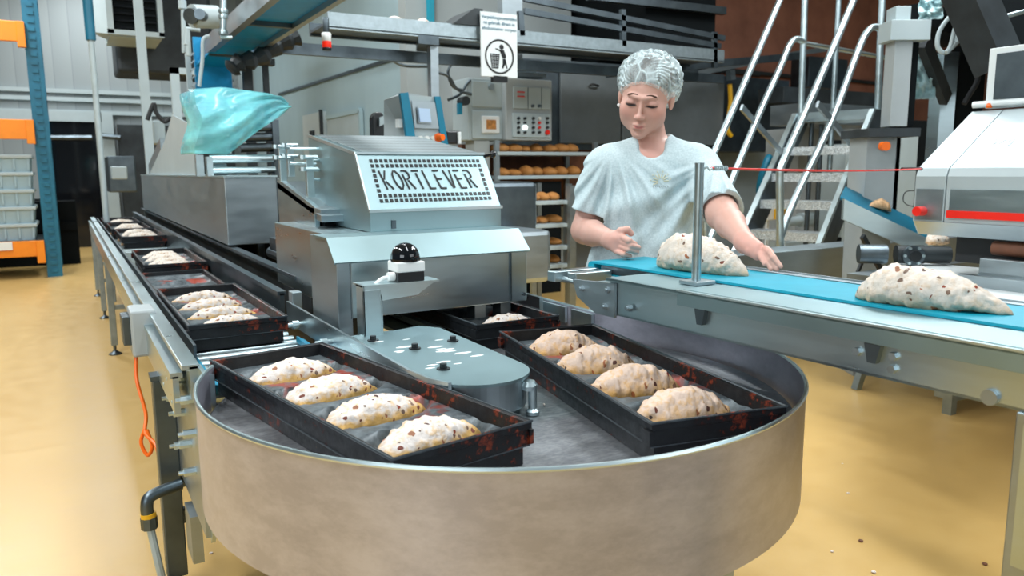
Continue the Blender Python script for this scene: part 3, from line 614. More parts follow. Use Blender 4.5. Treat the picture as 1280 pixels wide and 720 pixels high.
bm = B(); box(bm, 1.285, 1.288, 2.234, 2.241, .88, 1.045); cyl(bm, (1.335, 2.23, .90), (1.335, 2.242, .90), .006, 8); box(bm, .725, .7265, 2.2395, 2.242, .875, 1.045); obj('panel_seam', bm, 'steel_dark', dm)
for x in (1.20, 1.30): bm = B(); box(bm, x-.02, x+.02, 2.3, 2.36, .74, .88); obj('foot', bm, 'steel_satin', dm)
bm = B(); box(bm, .73, .98, 2.7, 3.1, .2, .875); obj('inner_frame', bm, 'dark_machine', dm)
# hood
hx0, hx1 = .872, 1.372
hp = [(2.455, 1.119), (2.455, 1.19), (2.585, 1.382), (3.16, 1.466), (3.16, 1.119)]
bm = B(); prism(bm, [(hx0, y, z) for y, z in hp], (hx1-hx0, 0, 0)); hood = obj('hood', bm, 'steel_teal', dm, bevel=.003)
bm = B(); 
d = Vector((0, .575, .084)).normalized(); nrm = Vector((0, -d.z, d.y))
prism(bm, [Vector((hx0+.03, 2.60, 1.3845))+nrm*.001, Vector((hx1-.03, 2.60, 1.3845))+nrm*.001, Vector((hx1-.03, 3.15, 1.465))+nrm*.001, Vector((hx0+.03, 3.15, 1.465))+nrm*.001], nrm*.003); sub('air_grille', bm, 'grille_top', hood, label='perforated grille on the hood top')
bm = B(); box(bm, hx0-.003, hx1+.003, 2.448, 2.457, 1.184, 1.194); 
prism(bm, [(hx0-.003, 2.452, 1.19), (hx0-.003, 2.582, 1.386), (hx0-.003, 3.165, 1.472), (hx0-.003, 3.165, 1.460), (hx0-.003, 2.59, 1.376), (hx0-.003, 2.462, 1.19)], (.006, 0, 0)); box(bm, hx0, hx1, 2.578, 2.588, 1.378, 1.387); sub('edge_trim', bm, 'steel_bright', hood)
# slanted front panel coordinates: s across, t up
PO = Vector((hx0, 2.455, 1.19)); PU = Vector((hx1-hx0, 0, 0)); PV = Vector((0, .13, .192)); PN = PU.cross(PV).normalized()
def pp(s, t, h=.0): return PO+PU*s+PV*t+PN*h
def quad(bm, pts, h=.0018): prism(bm, [pp(s, t, .0002) for s, t in pts], PN*h)
bm = B()
ns, nt_ = 23, 8
sx = [.10+.83*i/ns for i in range(ns+1)]; ty = [.16+.70*i/nt_ for i in range(nt_+1)]
for i, s in enumerate(sx):
    for j, t in enumerate(ty):
        if j in (0, 1, nt_-1, nt_) or i in (0, ns) : quad(bm, [(s-.0115, t-.027), (s+.0115, t-.027), (s+.0115, t+.027), (s-.0115, t+.027)])
sub('slot_pattern', bm, 'black_plastic', hood, label='dark square perforations framing the letters')
# stencil-cut lettering KORTLEVER as strokes on a 0-1 grid
GL = {'K': [[(.0, 1), (.0, 0)], [(.75, 1), (.22, .55)], [(.28, .42), (.8, 0)]],
      'O': [[(.42, 1), (.1, .82), (0, .5), (.1, .2), (.38, 0)], [(.60, 1), (.92, .8), (1, .5), (.9, .2), (.56, 0)]],
      'R': [[(.0, .78), (.0, 0)], [(.0, 1), (.6, 1), (.8, .85), (.75, .62), (.3, .52)], [(.42, .45), (.85, 0)]],
      'T': [[(.0, 1), (.85, 1)], [(.42, .85), (.42, 0)]],
      'L': [[(.0, 1), (.0, .0), (.7, 0)]],
      'E': [[(.0, 1), (.75, 1)], [(.05, .52), (.68, .52)], [(.0, .78), (.0, .0), (.75, 0)]],
      'V': [[(.0, 1), (.38, .0)], [(.5, .02), (.9, 1)]]}
bm = B(); s0, wch, gap = .155, .056, .0245; tb, th_ = .36, .32
for ch in 'KORTLEVER':
    for st in GL[ch]:
        for (xa, ya), (xb, yb) in zip(st, st[1:]):
            A = pp(s0+xa*wch-.03*ya+.01, tb+ya*th_, .0014); C = pp(s0+xb*wch-.03*yb+.01, tb+yb*th_, .0014)
            dd = (C-A).normalized()*.0012; bar(bm, A-dd, C+dd, .0062, .0018, PN)
    s0 += wch+gap
sub('lettering', bm, 'black_plastic', hood, label='dark stencil letters reading KORTLEVER')
bm = B(); box(bm, hx0+.075, hx0+.09, 2.450, 2.456, 1.128, 1.156); sub('latch', bm, 'steel_dark', hood)
bm = B(); q = pp(1.0, .95); cyl(bm, q, q+Vector((.028, 0, .006)), .006, 8); r = bmesh.ops.create_uvsphere(bm, u_segments=14, v_segments=10, radius=.013, matrix=Matrix.Translation(q+Vector((.036, 0, .008)))); obj('knob', bm, 'black_gloss', dm, smooth=True)
# infeed side: shelf, hinge posts and rollers
bm = B(); A = [(.80, 3.42, 1.0), (.80, 3.42, 1.296), (.80, 2.93, 1.205), (.80, 2.86, 1.19), (.80, 2.86, 1.035)]
prism(bm, A, (.02, 0, 0)); obj('feed_cheek', bm, 'steel', dm, bevel=.002)
bm = B(); prism(bm, [(.80, 3.42, 1.28), (.80, 2.92, 1.19), (.80, 2.78, 1.185), (.80, 2.78, 1.16), (.80, 2.9, 1.165), (.80, 3.42, 1.25)], (.36, 0, 0)); prism(bm, [(.79, 2.80, 1.17), (.79, 2.74, 1.165), (.79, 2.74, 1.14), (.79, 2.80, 1.145)], (.2, 0, 0)); obj('feed_shelf', bm, 'steel_satin', dm, bevel=.002)
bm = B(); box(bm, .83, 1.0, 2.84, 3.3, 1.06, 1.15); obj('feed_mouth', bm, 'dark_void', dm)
for px, py0, py1, y in ((354, 182, 222, 3.35), (364, 180, 215, 3.35), (388, 195, 240, 3.0)):
    a = ony(px, py1, y); c = ony(px, py0, y); bm = B(); box(bm, a.x-.014, a.x+.014, y-.012, y+.012, a.z-.02, c.z, .002); o = obj('hinge_post', bm, 'steel_bright', dm)
    bm = B()
    for zz in (c.z-.005, c.z-.05): cyl(bm, (a.x-.035, y-.015, zz), (a.x+.03, y-.015, zz), .008, 8); lathe(bm, [(.014, -.008), (.014, .008)], (a.x-.03, y-.015, zz), 8)
    sub('clamp', bm, 'steel_bright', o, smooth=True)
for (pa, pb) in (((362, 186), (404, 186)), ((404, 186), (420, 197)), ((362, 204), (395, 205)), ((390, 200), (420, 200)), ((390, 212), (420, 214)), ((390, 224), (420, 227)), ((420, 195), (420, 232))):
    bm = B(); cyl(bm, ony(*pa, 3.02), ony(*pb, 3.02), .006, 8); obj('guide_rod', bm, 'steel_bright', dm, smooth=True)
bm = B(); q = ony(378, 243, 2.95); box(bm, .80, 1.02, 3.35, 3.42, .3, .99); box(bm, .86, .95, 3.0, 3.9, .93, 1.0); cyl(bm, (.88, 2.95, .92), (.88, 3.95, .92), .03, 10); obj('under_frame', bm, 'steel_dark', dm)
bm = B(); box(bm, 1.02, 1.09, 3.0, 4.2, .1, .98); box(bm, .86, 1.0, 2.9, 4.1, .35, .60); obj('gear_case', bm, 'dark_machine', dm)
# emergency stop on its bracket
eb = thing('switch_bracket', 'folded steel bracket post in front of the dough machine holding a switch box', 'bracket', (.735, 2.06, .77))
ax, ay = .728, 2.075
bm = B(); box(bm, ax-.03, ax-.024, ay-.03, ay+.03, .77, 1.004); box(bm, ax-.03, ax+.022, ay-.03, ay-.024, .77, .99); box(bm, ax+.022, ax+.028, ay-.028, ay+.03, .77, .975); obj('upright', bm, 'steel', eb, bevel=.0015)
bm = B(); prism(bm, [(ax-.03, ay-.028, 1.0), (ax+.195, ay-.028, 1.002), (ax+.135, ay-.028, .965), (ax+.0, ay-.028, .955), (ax-.02, ay-.028, .975)], (0, .006, 0)); box(bm, ax-.03, ax+.205, ay-.03, ay+.055, .998, 1.004); obj('arm', bm, 'steel_bright', eb)
sw = thing('emergency_switch', 'white switch box with glossy black dome on the steel bracket', 'switch', (.853, 2.085, 1.004))
sxq, syq = .846, 2.085
bm = B(); box(bm, sxq-.043, sxq+.043, syq-.04, syq+.04, 1.032, 1.062, .004); obj('upper_case', bm, 'white_plastic', sw)
bm = B(); box(bm, sxq-.041, sxq+.041, syq-.038, syq+.038, 1.004, 1.033, .003); obj('lower_case', bm, 'black_plastic', sw)
bm = B(); lathe(bm, [(.043, 0), (.044, .006), (.042, .02), (.036, .034), (.026, .045), (.014, .051), (.0005, .053)], (sxq-.002, syq, 1.062), 28); obj('dome', bm, 'black_gloss', sw, smooth=True)
bm = B(); cyl(bm, (sxq-.042, syq-.01, 1.02), (sxq-.062, syq-.01, 1.02), .013, 12); tube(bm, bez([(sxq-.06, syq-.01, 1.018), (sxq-.08, syq-.01, 1.015), (sxq-.10, syq, .995), (sxq-.105, syq+.02, .97)]), .006); obj('cable_gland', bm, 'white_plastic', sw, smooth=True)

# ================================================================== LONG TROUGH and what hangs over it
tr = thing('steel_trough', 'long closed stainless trough above the inner side of the roller conveyor', 'trough', (.85, 6, .94))
bm = B(); box(bm, .72, .985, 4.23, 9.2, .94, 1.297, .004); obj('body', bm, 'steel_satin', tr)
bm = B(); box(bm, .715, .99, 4.22, 9.2, 1.294, 1.303); obj('top_edge', bm, 'steel_bright', tr)
a = onx(187, 222, .74); b2 = onx(205, 178, .74); c2 = onx(213, 148, .74); d2 = onx(232, 148, .74)
bm = B(); prism(bm, [(.74, 8.5, 1.30), (.74, 8.5, a.z+.03), (.74, b2.y, b2.z), (.74, c2.y+.02, c2.z-.02), (.74, c2.y-.1, c2.z+.02), (.74, 5.4, 1.62), (.74, 5.3, 1.30)], (.012, 0, 0)); obj('splash_plate', bm, 'painted_light', tr)
bm = B(); hexa(bm, [(.74, 8.5, 1.3), (.99, 8.9, 1.3), (.99, 8.9, 1.5), (.74, 8.5, 1.4)], [(.75, 7.4, 1.3), (.99, 7.4, 1.3), (.99, 7.4, 1.62), (.75, 7.4, 1.62)]); obj('end_hopper', bm, 'steel_satin', tr)
for y in (4.6, 8.6): bm = B(); box(bm, .95, .985, y, y+.04, 0, .94); obj('leg', bm, 'steel_dark', tr)
bm = B(); box(bm, 1.0, 1.5, 4.3, 9.4, .0, .93); box(bm, .86, 1.0, 4.9, 9.3, .2, .8); obj('trough_shade_block', bm, 'dark_void', tr)  # added black boxes that stand in for the shadow under the trough
# cross frame above trough
cf = thing('guide_rollers', 'bright steel guide rollers lying across the trough under the blue polythene', 'frame', (1.1, 4.6, 1.3))
for py, r in ((199, .022), (213, .018)):
    bm = B(); cyl(bm, ony(262, py, 4.6), ony(344, py-1, 4.6), r, 12); obj('cross_bar', bm, 'steel_bright', cf, smooth=True)
bm = B(); a = ony(250, 218, 4.6); b2 = ony(250, 196, 4.6); box(bm, a.x-.02, a.x+.02, 4.57, 4.63, 1.30, b2.z+.01); a2 = ony(262, 215, 4.6); box(bm, a2.x-.015, a2.x+.015, 4.57, 4.63, 1.3, b2.z); obj('side_post', bm, 'steel_bright', cf)
bm = B(); cyl(bm, ony(266, 213, 4.75), ony(283, 213, 4.75), .04, 12); obj('gear_motor', bm, 'steel_dark', cf, smooth=True)
bm = B(); 
for k, py in enumerate((160, 172, 185)): cyl(bm, ony(300, py, 6.2), ony(341, py-1, 6.2), .035, 10)
a = ony(341, 200, 6.2); c2 = ony(341, 150, 6.2); box(bm, a.x, a.x+.05, 6.15, 6.25, 0, c2.z); tag(obj('roller_stack', bm, 'steel_dark', smooth=True, loc=(ony(320, 190, 6.2).x, 6.2, 0)), 'three dark steel rollers behind the blue polythene', 'rollers')
# blue polythene bag: a sagging sheet hung on a frame
def sheet(fn, nu, nv, name, mat, label, cat, thick=.004):
    bm = B(); g = [[bm.verts.new(fn(i/nu, j/nv)) for i in range(nu+1)] for j in range(nv+1)]
    for j in range(nv):
        for i in range(nu): bm.faces.new((g[j][i], g[j][i+1], g[j+1][i+1], g[j+1][i]))
    c = sum((v.co for v in bm.verts), Vector())/len(bm.verts)
    o = obj(name, bm, mat, smooth=True, loc=tuple(c)); s = o.modifiers.new('solid', 'SOLIDIFY'); s.thickness = thick
    return tag(o, label, cat)
yb = 4.75
TLc, TRc, MRc, BLc, BMc = ony(233, 113, yb), ony(350, 122, yb), ony(361, 130, yb), ony(236, 192, yb), ony(285, 193, yb)
def bag(u, v):
    top = TLc.lerp(TRc, u) if u < .93 else TRc.lerp(MRc, (u-.93)/.07); top = top + Vector((0, 0, .03*math.sin(u*PI)))
    um = min(1, u/.42); low = BLc.lerp(BMc, um) if u < .42 else BMc.lerp(MRc+Vector((0, 0, -.03)), ((u-.42)/.58)**.9)
    p = top.lerp(low, v)
    w = noise.noise(Vector((u*4+v*2, v*1.2-u*3, 1)))*.045+.012*math.sin((u*9+v*16)*1.3+2*noise.noise(Vector((u*2, v*2, 3))))
    bulge = .16*math.sin(PI*min(1, v*1.05))*(math.cos(u*PI*.9)*.5+.5)
    if u < .08: bulge -= .25*(1-u/.08)
    return p + Vector((-.01*math.sin(v*9), -bulge+w, 0))
sheet(bag, 60, 30, 'polythene_cover', 'polythene_blue', 'translucent blue polythene sheet draped over the trough frame', 'plastic sheet')
def bag2(u, v):
    p = ony(236+54*u, 112+80*v, yb+.5); return p+Vector((0, noise.noise(Vector((u*5, v*4, 2)))*.1, 0))
sheet(bag2, 20, 16, 'polythene_lining', 'polythene_pale', 'paler polythene sheet hanging behind the blue one', 'plastic sheet')
# overhead belt conveyor with vertical belt at its far end
ob = thing('overhead_conveyor', 'overhead conveyor with blue belt seen from below at the top left', 'conveyor', (1.3, 5, 2.3))
def along(px0, py0, px1, py1, z): return onz(px0, py0, z), onz(px1, py1, z)
Z1 = 2.30
L0, L1 = onz(262, 78, Z1), onz(345, 0, Z1); R0_, R1_ = onz(322, 60, Z1), onz(405, 0, Z1)
ya, yc = 3.0, 7.6; xl, xr = (L0.x+L1.x)/2-.0, (R0_.x+R1_.x)/2
bm = B(); box(bm, xl-.06, xr, ya, 6.6, Z1-.0, Z1+.03); obj('belt', bm, 'teal_over', ob)
bm = B(); box(bm, xl-.11, xl-.06, ya, 7.2, Z1-.035, Z1+.09); box(bm, xr, xr+.04, ya, 7.0, Z1-.035, Z1+.16); obj('side_frame', bm, 'steel_satin', ob)
bm = B(); box(bm, xr+.04, xr+.06, ya, 6.2, Z1-.02, Z1+.1); obj('outer_rail', bm, 'steel_dark', ob)
bm = B(); box(bm, xl-.06, xr, 5.35, 5.40, Z1-.03, Z1); obj('cross_bar', bm, 'steel_dark', ob)
bm = B(); cyl(bm, (xl-.1, 6.7, Z1-.03), (xr+.05, 6.7, Z1-.03), .03, 10); obj('end_roller', bm, 'steel_dark', ob)
q0, q1 = ony(243, 90, 7.0), ony(288, 90, 7.0)
bm = B(); box(bm, q0.x, q1.x, 6.95, 7.0, 1.75, Z1+.12); hexa(bm, [(xl-.06, 6.5, Z1), (xr, 6.5, Z1), (xr, 6.5, Z1+.02), (xl-.06, 6.5, Z1+.02)], [(q0.x, 6.98, Z1-.12), (q1.x, 6.98, Z1-.12), (q1.x, 7.0, Z1-.10), (q0.x, 7.0, Z1-.10)]); o = obj('vertical_belt', bm, 'teal_over', ob)
bm = B()
for k in range(9):
    z = 1.78+k*.06
    for xx in (q0.x-.02, q1.x+.02): bar(bm, (xx-.015, 6.93, z), (xx+.015, 6.93, z+.03), .03, .012)
sub('side_lugs', bm, 'steel_satin', o)
bm = B(); a, c2 = ony(234, 60, 7.1), ony(234, 130, 7.1); box(bm, a.x-.02, a.x+.02, 7.08, 7.12, 1.4, a.z); a = ony(300, 90, 7.1); box(bm, a.x-.02, a.x+.02, 7.08, 7.12, 1.5, Z1); obj('guide_post', bm, 'painted_light', ob)
q = ony(252, 22, 5.6)
mt = thing('drum_motor', 'round pale electric motor on the upper left side of the overhead conveyor', 'motor', tuple(q))
bm = B(); cyl(bm, q+Vector((-.06, -.02, 0)), q+Vector((.1, .05, .02)), .075, 20); obj('motor_body', bm, 'painted_light', mt, smooth=True)
bm = B(); cyl(bm, q+Vector((-.08, -.07, -.01)), q+Vector((-.05, -.03, 0)), .05, 16); cyl(bm, q+Vector((-.03, -.12, 0)), q+Vector((0, -.05, 0)), .035, 12); obj('fan_cover', bm, 'steel_dark', mt, smooth=True)
bm = B(); cyl(bm, ony(279, -20, 5.2), ony(279, 40, 5.2), .02, 12); cyl(bm, ony(275, 47, 5.2), ony(290, 47, 5.2), .012, 8)
for py in (14, 21, 41): lathe(bm, [(.028, -.012), (.03, 0), (.028, .012)], ony(279, py, 5.2), 12)
tag(obj('hanger_rod', bm, 'steel_bright', smooth=True, loc=tuple(ony(279, 20, 5.2))), 'bright threaded hanger rod in front of the overhead conveyor', 'rod')
bm = B(); cyl(bm, ony(228, -20, 6.5), ony(230, 66, 6.5), .016, 10); lathe(bm, [(.03, -.03), (.03, .03)], ony(228, 6, 6.5), 12); tag(obj('hanger_rod', bm, 'painted_light', smooth=True, loc=tuple(ony(228, 20, 6.5))), 'thin hanger rod left of the round motor', 'rod')
bm = B(); tube(bm, [ony(233, 56, 6.4), ony(233, 36, 6.4), ony(250, 37, 6.4)], .02); tube(bm, [ony(234, 36, 6.4), ony(236, 70, 6.4)], .02); tag(obj('pipe_stand', bm, 'painted_light', loc=tuple(ony(240, 45, 6.4))), 'small pale square pipe frame under the round motor', 'frame')
bm = B(); tube(bm, bez([ony(262, 45, 5.0), ony(254, 50, 5.0), ony(253, 75, 5.0), ony(249, 108, 5.0)]), .011); tag(obj('hanging_cable', bm, 'cable_grey', smooth=True, loc=tuple(ony(253, 70, 5.0))), 'pale cable hanging down to the top of the blue polythene', 'cable')
# energy chain / cable tray under the overhead conveyor
bm = B(); P = [ony(288, 88, 6.2), ony(300, 78, 6.2), ony(325, 72, 6.2), ony(350, 55, 6.2), ony(372, 46, 6.2)]
tube(bm, bez(P, 5), [.05+.012*((i*7) % 3) for i in range(len(bez(P, 5)))], 8); tag(obj('wrapped_duct', bm, 'dark_machine', smooth=True, loc=tuple(P[2])), 'grey wrapped duct sagging under the blue overhead conveyor', 'duct')
bm = B(); a, c2 = ony(303, 80, 6.6), ony(309, 118, 6.6); box(bm, a.x, a.x+.07, 6.58, 6.64, 0, a.z); box(bm, a.x+.16, a.x+.2, 6.58, 6.64, 0, a.z+.03); box(bm, a.x-.06, a.x+.25, 6.56, 6.66, a.z, a.z+.05); tag(obj('duct_support', bm, 'dark_machine', loc=(a.x, 6.6, 0)), 'dark post pair carrying the grey wrapped duct', 'post')
# signal lamp
q = ony(408, 45, 5.6)
sl = thing('signal_lamp', 'small red and clear signal lamp hanging below the overhead conveyor', 'lamp', (q.x, 5.6, q.z))
def S(r0, za, zb_, nm, mt_):
    bm = B(); lathe(bm, [(r0*.9, ony(408, zb_, 5.6).z), (r0, ony(408, zb_-1, 5.6).z), (r0, ony(408, za+1, 5.6).z), (r0*.9, ony(408, za, 5.6).z)], (q.x, 5.6, 0), 16); return obj(nm, bm, mt_, sl, smooth=True)
S(.022, 22, 42, 'stem', 'steel_dark'); S(.034, 41, 52, 'clear_section', 'white_plastic'); S(.032, 51, 60, 'red_section', 'lamp_red'); S(.032, 59, 63, 'end_cap', 'black_plastic')
# ================================================================== HIGH LOAF CONVEYOR across the back
Yh = 6.0
hc = thing('high_conveyor', 'grey steel loaf conveyor running across the hall above head height', 'conveyor', (4, 6, 2.5))
zA, zB = ony(600, 33, Yh).z, ony(600, 49, Yh).z
x0 = ony(410, 20, Yh).x; x1 = ony(905, 80, Yh).x
bm = B(); box(bm, x0, x1, Yh, Yh+.03, zB-.01, zA); box(bm, x0, x1, Yh, Yh+.06, zB-.02, zB-.0); obj('front_beam', bm, 'galvanised', hc)
bm = B(); box(bm, x0, x1, Yh+.03, Yh+.5, zB+.02, zB+.04); box(bm, x0, x1, Yh+.5, Yh+.53, zB, zA); obj('deck', bm, 'steel_dark', hc)
bm = B(); zc = ony(600, 74, Yh+.3).z; box(bm, ony(350, 40, 6.3).x, ony(905, 100, 6.3).x, Yh+.3, Yh+.36, ony(400, 60, 6.3).z-.06, ony(400, 60, 6.3).z+.03); obj('lower_pipe_rail', bm, 'steel_dark', hc)
q = ony(541, 60, Yh); bm = B(); box(bm, q.x-.035, q.x+.035, Yh-.03, Yh+.04, .9, zB-.02); obj('support_post', bm, 'steel_satin', hc)
bm = B(); hexa(bm, [(q.x-.16, Yh-.08, zB-.09), (q.x+.02, Yh-.08, zB-.09), (q.x+.02, Yh-.08, zB-.02), (q.x-.16, Yh-.08, zB-.02)], [(q.x-.02, Yh+.3, zB-.09), (q.x+.12, Yh+.3, zB-.09), (q.x+.12, Yh+.3, zB-.02), (q.x-.02, Yh+.3, zB-.02)]); obj('post_head', bm, 'steel_dark', hc)
# hand rail structure above it, right part
for pa, pb in (((655, -2), (905, 48)), ((655, 14), (900, 58)), ((650, 14), (652, 45)), ((778, 12), (779, 58)), ((893, 40), (893, 85))):
    bm = B(); bar(bm, ony(*pa, Yh+.02), ony(*pb, Yh+.02), .04, .05); obj('guard_rail', bm, 'steel_dark', hc)
a, c2 = ony(565, 20, Yh), ony(600, 32, Yh)
bm = B(); hexa(bm, [(a.x, Yh-.02, zA), (c2.x+.02, Yh-.02, zA), (c2.x+.02, Yh-.02, zA+.14), (c2.x-.06, Yh-.02, zA+.14)], [(a.x, Yh+.4, zA), (c2.x+.02, Yh+.4, zA), (c2.x+.02, Yh+.4, zA+.14), (c2.x-.06, Yh+.4, zA+.14)]); obj('end_box', bm, 'dark_machine', hc)
for i, px in enumerate((493, 528)):
    p = ony(px, 22, Yh+.2); bm = loaf_bm(.17, .14, .09, 20+i, False, .0, 1, 24, 16); bmesh.ops.translate(bm, vec=(p.x, p.y, zA-.035), verts=bm.verts)
    tag(obj('stollen_loaf', bm, 'dough_far', smooth=True, loc=(p.x, p.y, zA-.03)), ['golden loaf riding high conveyor, the one nearer the red signal lamp', 'golden loaf riding high conveyor, the one nearer the bin sign'][i], 'loaf', 'loaves on the high conveyor')
# bin sign
TLs, TRs, BLs, BRs = ony(600, 14, 5.95), ony(645.5, 19, 5.95), ony(600.5, 95, 5.95), ony(645.5, 98, 5.95)
sg = thing('bin_sign', 'white rectangular sign with a person and litter bin pictogram', 'sign', tuple(BLs))
W_ = (TRs.x-TLs.x); ztop, zbot = (TLs.z+TRs.z)/2, (BLs.z+BRs.z)/2; X0 = TLs.x; Ys = 5.94; H_ = ztop-zbot
bm = B(); box(bm, X0, X0+W_, Ys, Ys+.012, zbot, ztop, .002); obj('board', bm, 'painted_white', sg)
SP = lambda u, v: Vector((X0+W_*u, Ys-.002, ztop-H_*v))
bm = B()
cxs, cys, rr = .5, .68, .40*W_
for (ra, rb) in ((1.0, .9),):
    n = 48; C0 = SP(cxs, cys)
    for k in range(n):
        a, c = 2*PI*k/n, 2*PI*(k+1)/n; f = lambda an, r_: C0+Vector((math.cos(an)*rr*r_, 0, math.sin(an)*rr*r_*1.02))
        prism(bm, [f(a, ra), f(c, ra), f(c, rb), f(a, rb)], (0, -.002, 0))
obj('ring', bm, 'black_plastic', sg)
bm = B(); c = SP(.56, .525); bmesh.ops.create_uvsphere(bm, u_segments=12, v_segments=8, radius=.022*W_/.35, matrix=Matrix.Translation(c) @ Matrix.Diagonal((1, .15, 1, 1)))
for poly_ in ([(.50, .575), (.62, .57), (.68, .66), (.67, .70), (.585, .70)], [(.59, .71), (.67, .71), (.66, .78), (.60, .86), (.565, .86), (.59, .78)], [(.63, .74), (.67, .72), (.72, .86), (.69, .86)], [(.40, .548), (.52, .57), (.58, .60), (.56, .61), (.50, .59), (.39, .562)]):
    prism(bm, [SP(u, v) for u, v in poly_], (0, -.002, 0))
obj('person_symbol', bm, 'black_plastic', sg)
bm = B()
for v in np.linspace(.64, .85, 8):
    k = (v-.64)/.21; prism(bm, [SP(.25+.04*k, v), (SP(.48-.03*k, v)), SP(.48-.03*k, v+.016), SP(.25+.04*k, v+.016)], (0, -.002, 0))
for u0, u1 in ((.24, .285), (.335, .35), (.405, .415), (.485, .45)): prism(bm, [SP(u0, .635), SP(u0+.015, .635), SP(u1+.015, .865), SP(u1, .865)], (0, -.002, 0))
obj('bin_symbol', bm, 'black_plastic', sg)
bm = B()
for i, (s_, w_) in enumerate((('Verpakkingsmaterialen', .86), ('na gebruik direct in', .80), ('afvalcontainer werpen', .88))): text_mesh(bm, s_, W_*.105 if i != 1 else W_*.11, SP(.5, .10+i*.085), (1, 0, 0), (0, 0, 1), .001)
obj('sign_text', bm, 'rack_blue', sg)
q = SP(.5, 1.0); bm = B(); box(bm, q.x-.06, q.x+.08, Ys, Ys+.05, zbot-.04, zbot+.01); obj('mounting_clip', bm, 'black_plastic', sg)
bm = B(); a = ony(645, 0, 6.6); box(bm, a.x-.12, a.x+.1, 6.65, 6.75, ony(645, 84, 6.65).z, 5.0); tag(obj('column', bm, 'steel_satin', loc=(a.x, 6.7, 2.2)), 'grey steel column behind the bin sign', 'column')
bm = B(); q = ony(537, 10, 8.18); box(bm, q.x-.03, q.x+.03, 8.12, 8.2, 2.3, 5.0); tag(obj('blue_pipe', bm, 'teal_belt', loc=(q.x, 8.15, 2.3)), 'short bright blue vertical strip on the wall above the loaves', 'pipe')
# ================================================================== TERMINAL and CABINETS
ct = thing('control_terminal', 'blue framed operator terminal with small screen behind the lettered hood', 'control panel', tuple(ony(520, 175, 4.4)))
def cp(px, py, y=4.4): return ony(px, py, y)
bm = B(); hexa(bm, [cp(480, 125, 4.6), cp(480, 180, 4.6), cp(497, 182, 4.6), cp(500, 117, 4.6)], [cp(508, 116), cp(514, 182), cp(548, 182), cp(544, 122)]); obj('cabinet_box', bm, 'painted_grey', ct)
bm = B(); prism(bm, [cp(498, 117), cp(508, 116), cp(518, 180), cp(508, 182)], (0, -.03, 0)); prism(bm, [cp(541, 121), cp(548, 121), cp(558, 182), cp(550, 182)], (0, -.03, 0)); obj('side_trim', bm, 'blue_plastic', ct)
bm = B(); prism(bm, [cp(509, 119), cp(542, 121), cp(550, 182), cp(517, 182)], (0, -.012, 0)); face = obj('front_panel', bm, 'painted_light', ct)
bm = B(); prism(bm, [cp(514, 126, 4.38), cp(543, 128, 4.38), cp(548, 161, 4.38), cp(518, 160, 4.38)], (0, -.008, 0)); prism(bm, [cp(521, 133, 4.36), cp(539, 134, 4.36), cp(541, 155, 4.36), cp(523, 154, 4.36)], (0, -.004, 0)); sub('screen_bezel', bm, 'steel_satin', face)
bm = B(); prism(bm, [cp(523, 135, 4.35), cp(537, 136, 4.35), cp(539, 153, 4.35), cp(525, 152, 4.35)], (0, -.004, 0)); sub('screen', bm, 'screen_lit', face)
for px, mt_ in ((524, 'white_plastic'), (532, 'white_plastic'), (540, 'white_plastic')):
    bm = B(); c = cp(px, 173, 4.37); cyl(bm, c, c+Vector((0, -.03, 0)), .014, 12); obj('push_button', bm, mt_, ct, smooth=True)
bm = B(); c = cp(547, 172, 4.35); cyl(bm, c, c+Vector((0, -.02, 0)), .026, 16); cyl(bm, c+Vector((.0, -.02, 0)), c+Vector((.012, -.05, 0)), .02, 14); obj('emergency_stop', bm, 'orange_plastic', ct, smooth=True)
bm = B(); c = cp(497, 154, 4.5); box(bm, c.x-.03, c.x+.0, 4.42, 4.46, c.z-.03, c.z+.02); obj('notice_sticker', bm, 'white_plastic', ct)
bm = B(); c = cp(521, 240, 4.5); box(bm, c.x-.04, c.x+.04, 4.46, 4.54, 0, cp(520, 181).z); obj('stand', bm, 'steel_satin', ct)
tl = thing('wall_telephone', 'black handset-shaped unit left of the blue framed terminal', 'telephone', tuple(cp(472, 170, 5)))
bm = B(); P = [cp(467, 177, 5), cp(466, 146, 5), cp(470, 140, 5), cp(478, 140, 5), cp(482, 148, 5), cp(482, 177, 5)]; prism(bm, P, (0, .08, 0)); obj('casing', bm, 'black_plastic', tl, bevel=.01)
bm = B(); prism(bm, [cp(474, 158, 4.98), cp(474, 147, 4.98), cp(479, 145, 4.98), cp(480, 155, 4.98)], (0, -.01, 0)); obj('window', bm, 'painted_light', tl)
bm = B(); prism(bm, [cp(482, 178, 4.99), cp(482, 160, 4.99), cp(487, 178, 4.99)], (0, .05, 0)); obj('yellow_flap', bm, 'yellow_plastic', tl)
bm = B(); a, c = cp(558, 163, 4.5), cp(577, 180, 4.5); box(bm, a.x, c.x, 4.5, 4.58, c.z, a.z, .01); hb = tag(obj('handle_box', bm, 'black_plastic', loc=tuple(c)), 'black box with white grip right of the blue framed terminal', 'box')
bm = B(); a, c = cp(572, 165, 4.49), cp(576, 180, 4.49); box(bm, a.x, c.x, 4.48, 4.50, c.z, a.z, .004); bmesh.ops.translate(bm, vec=-Vector(hb.location), verts=bm.verts); obj('grip', bm, 'white_plastic', hb, world=False)
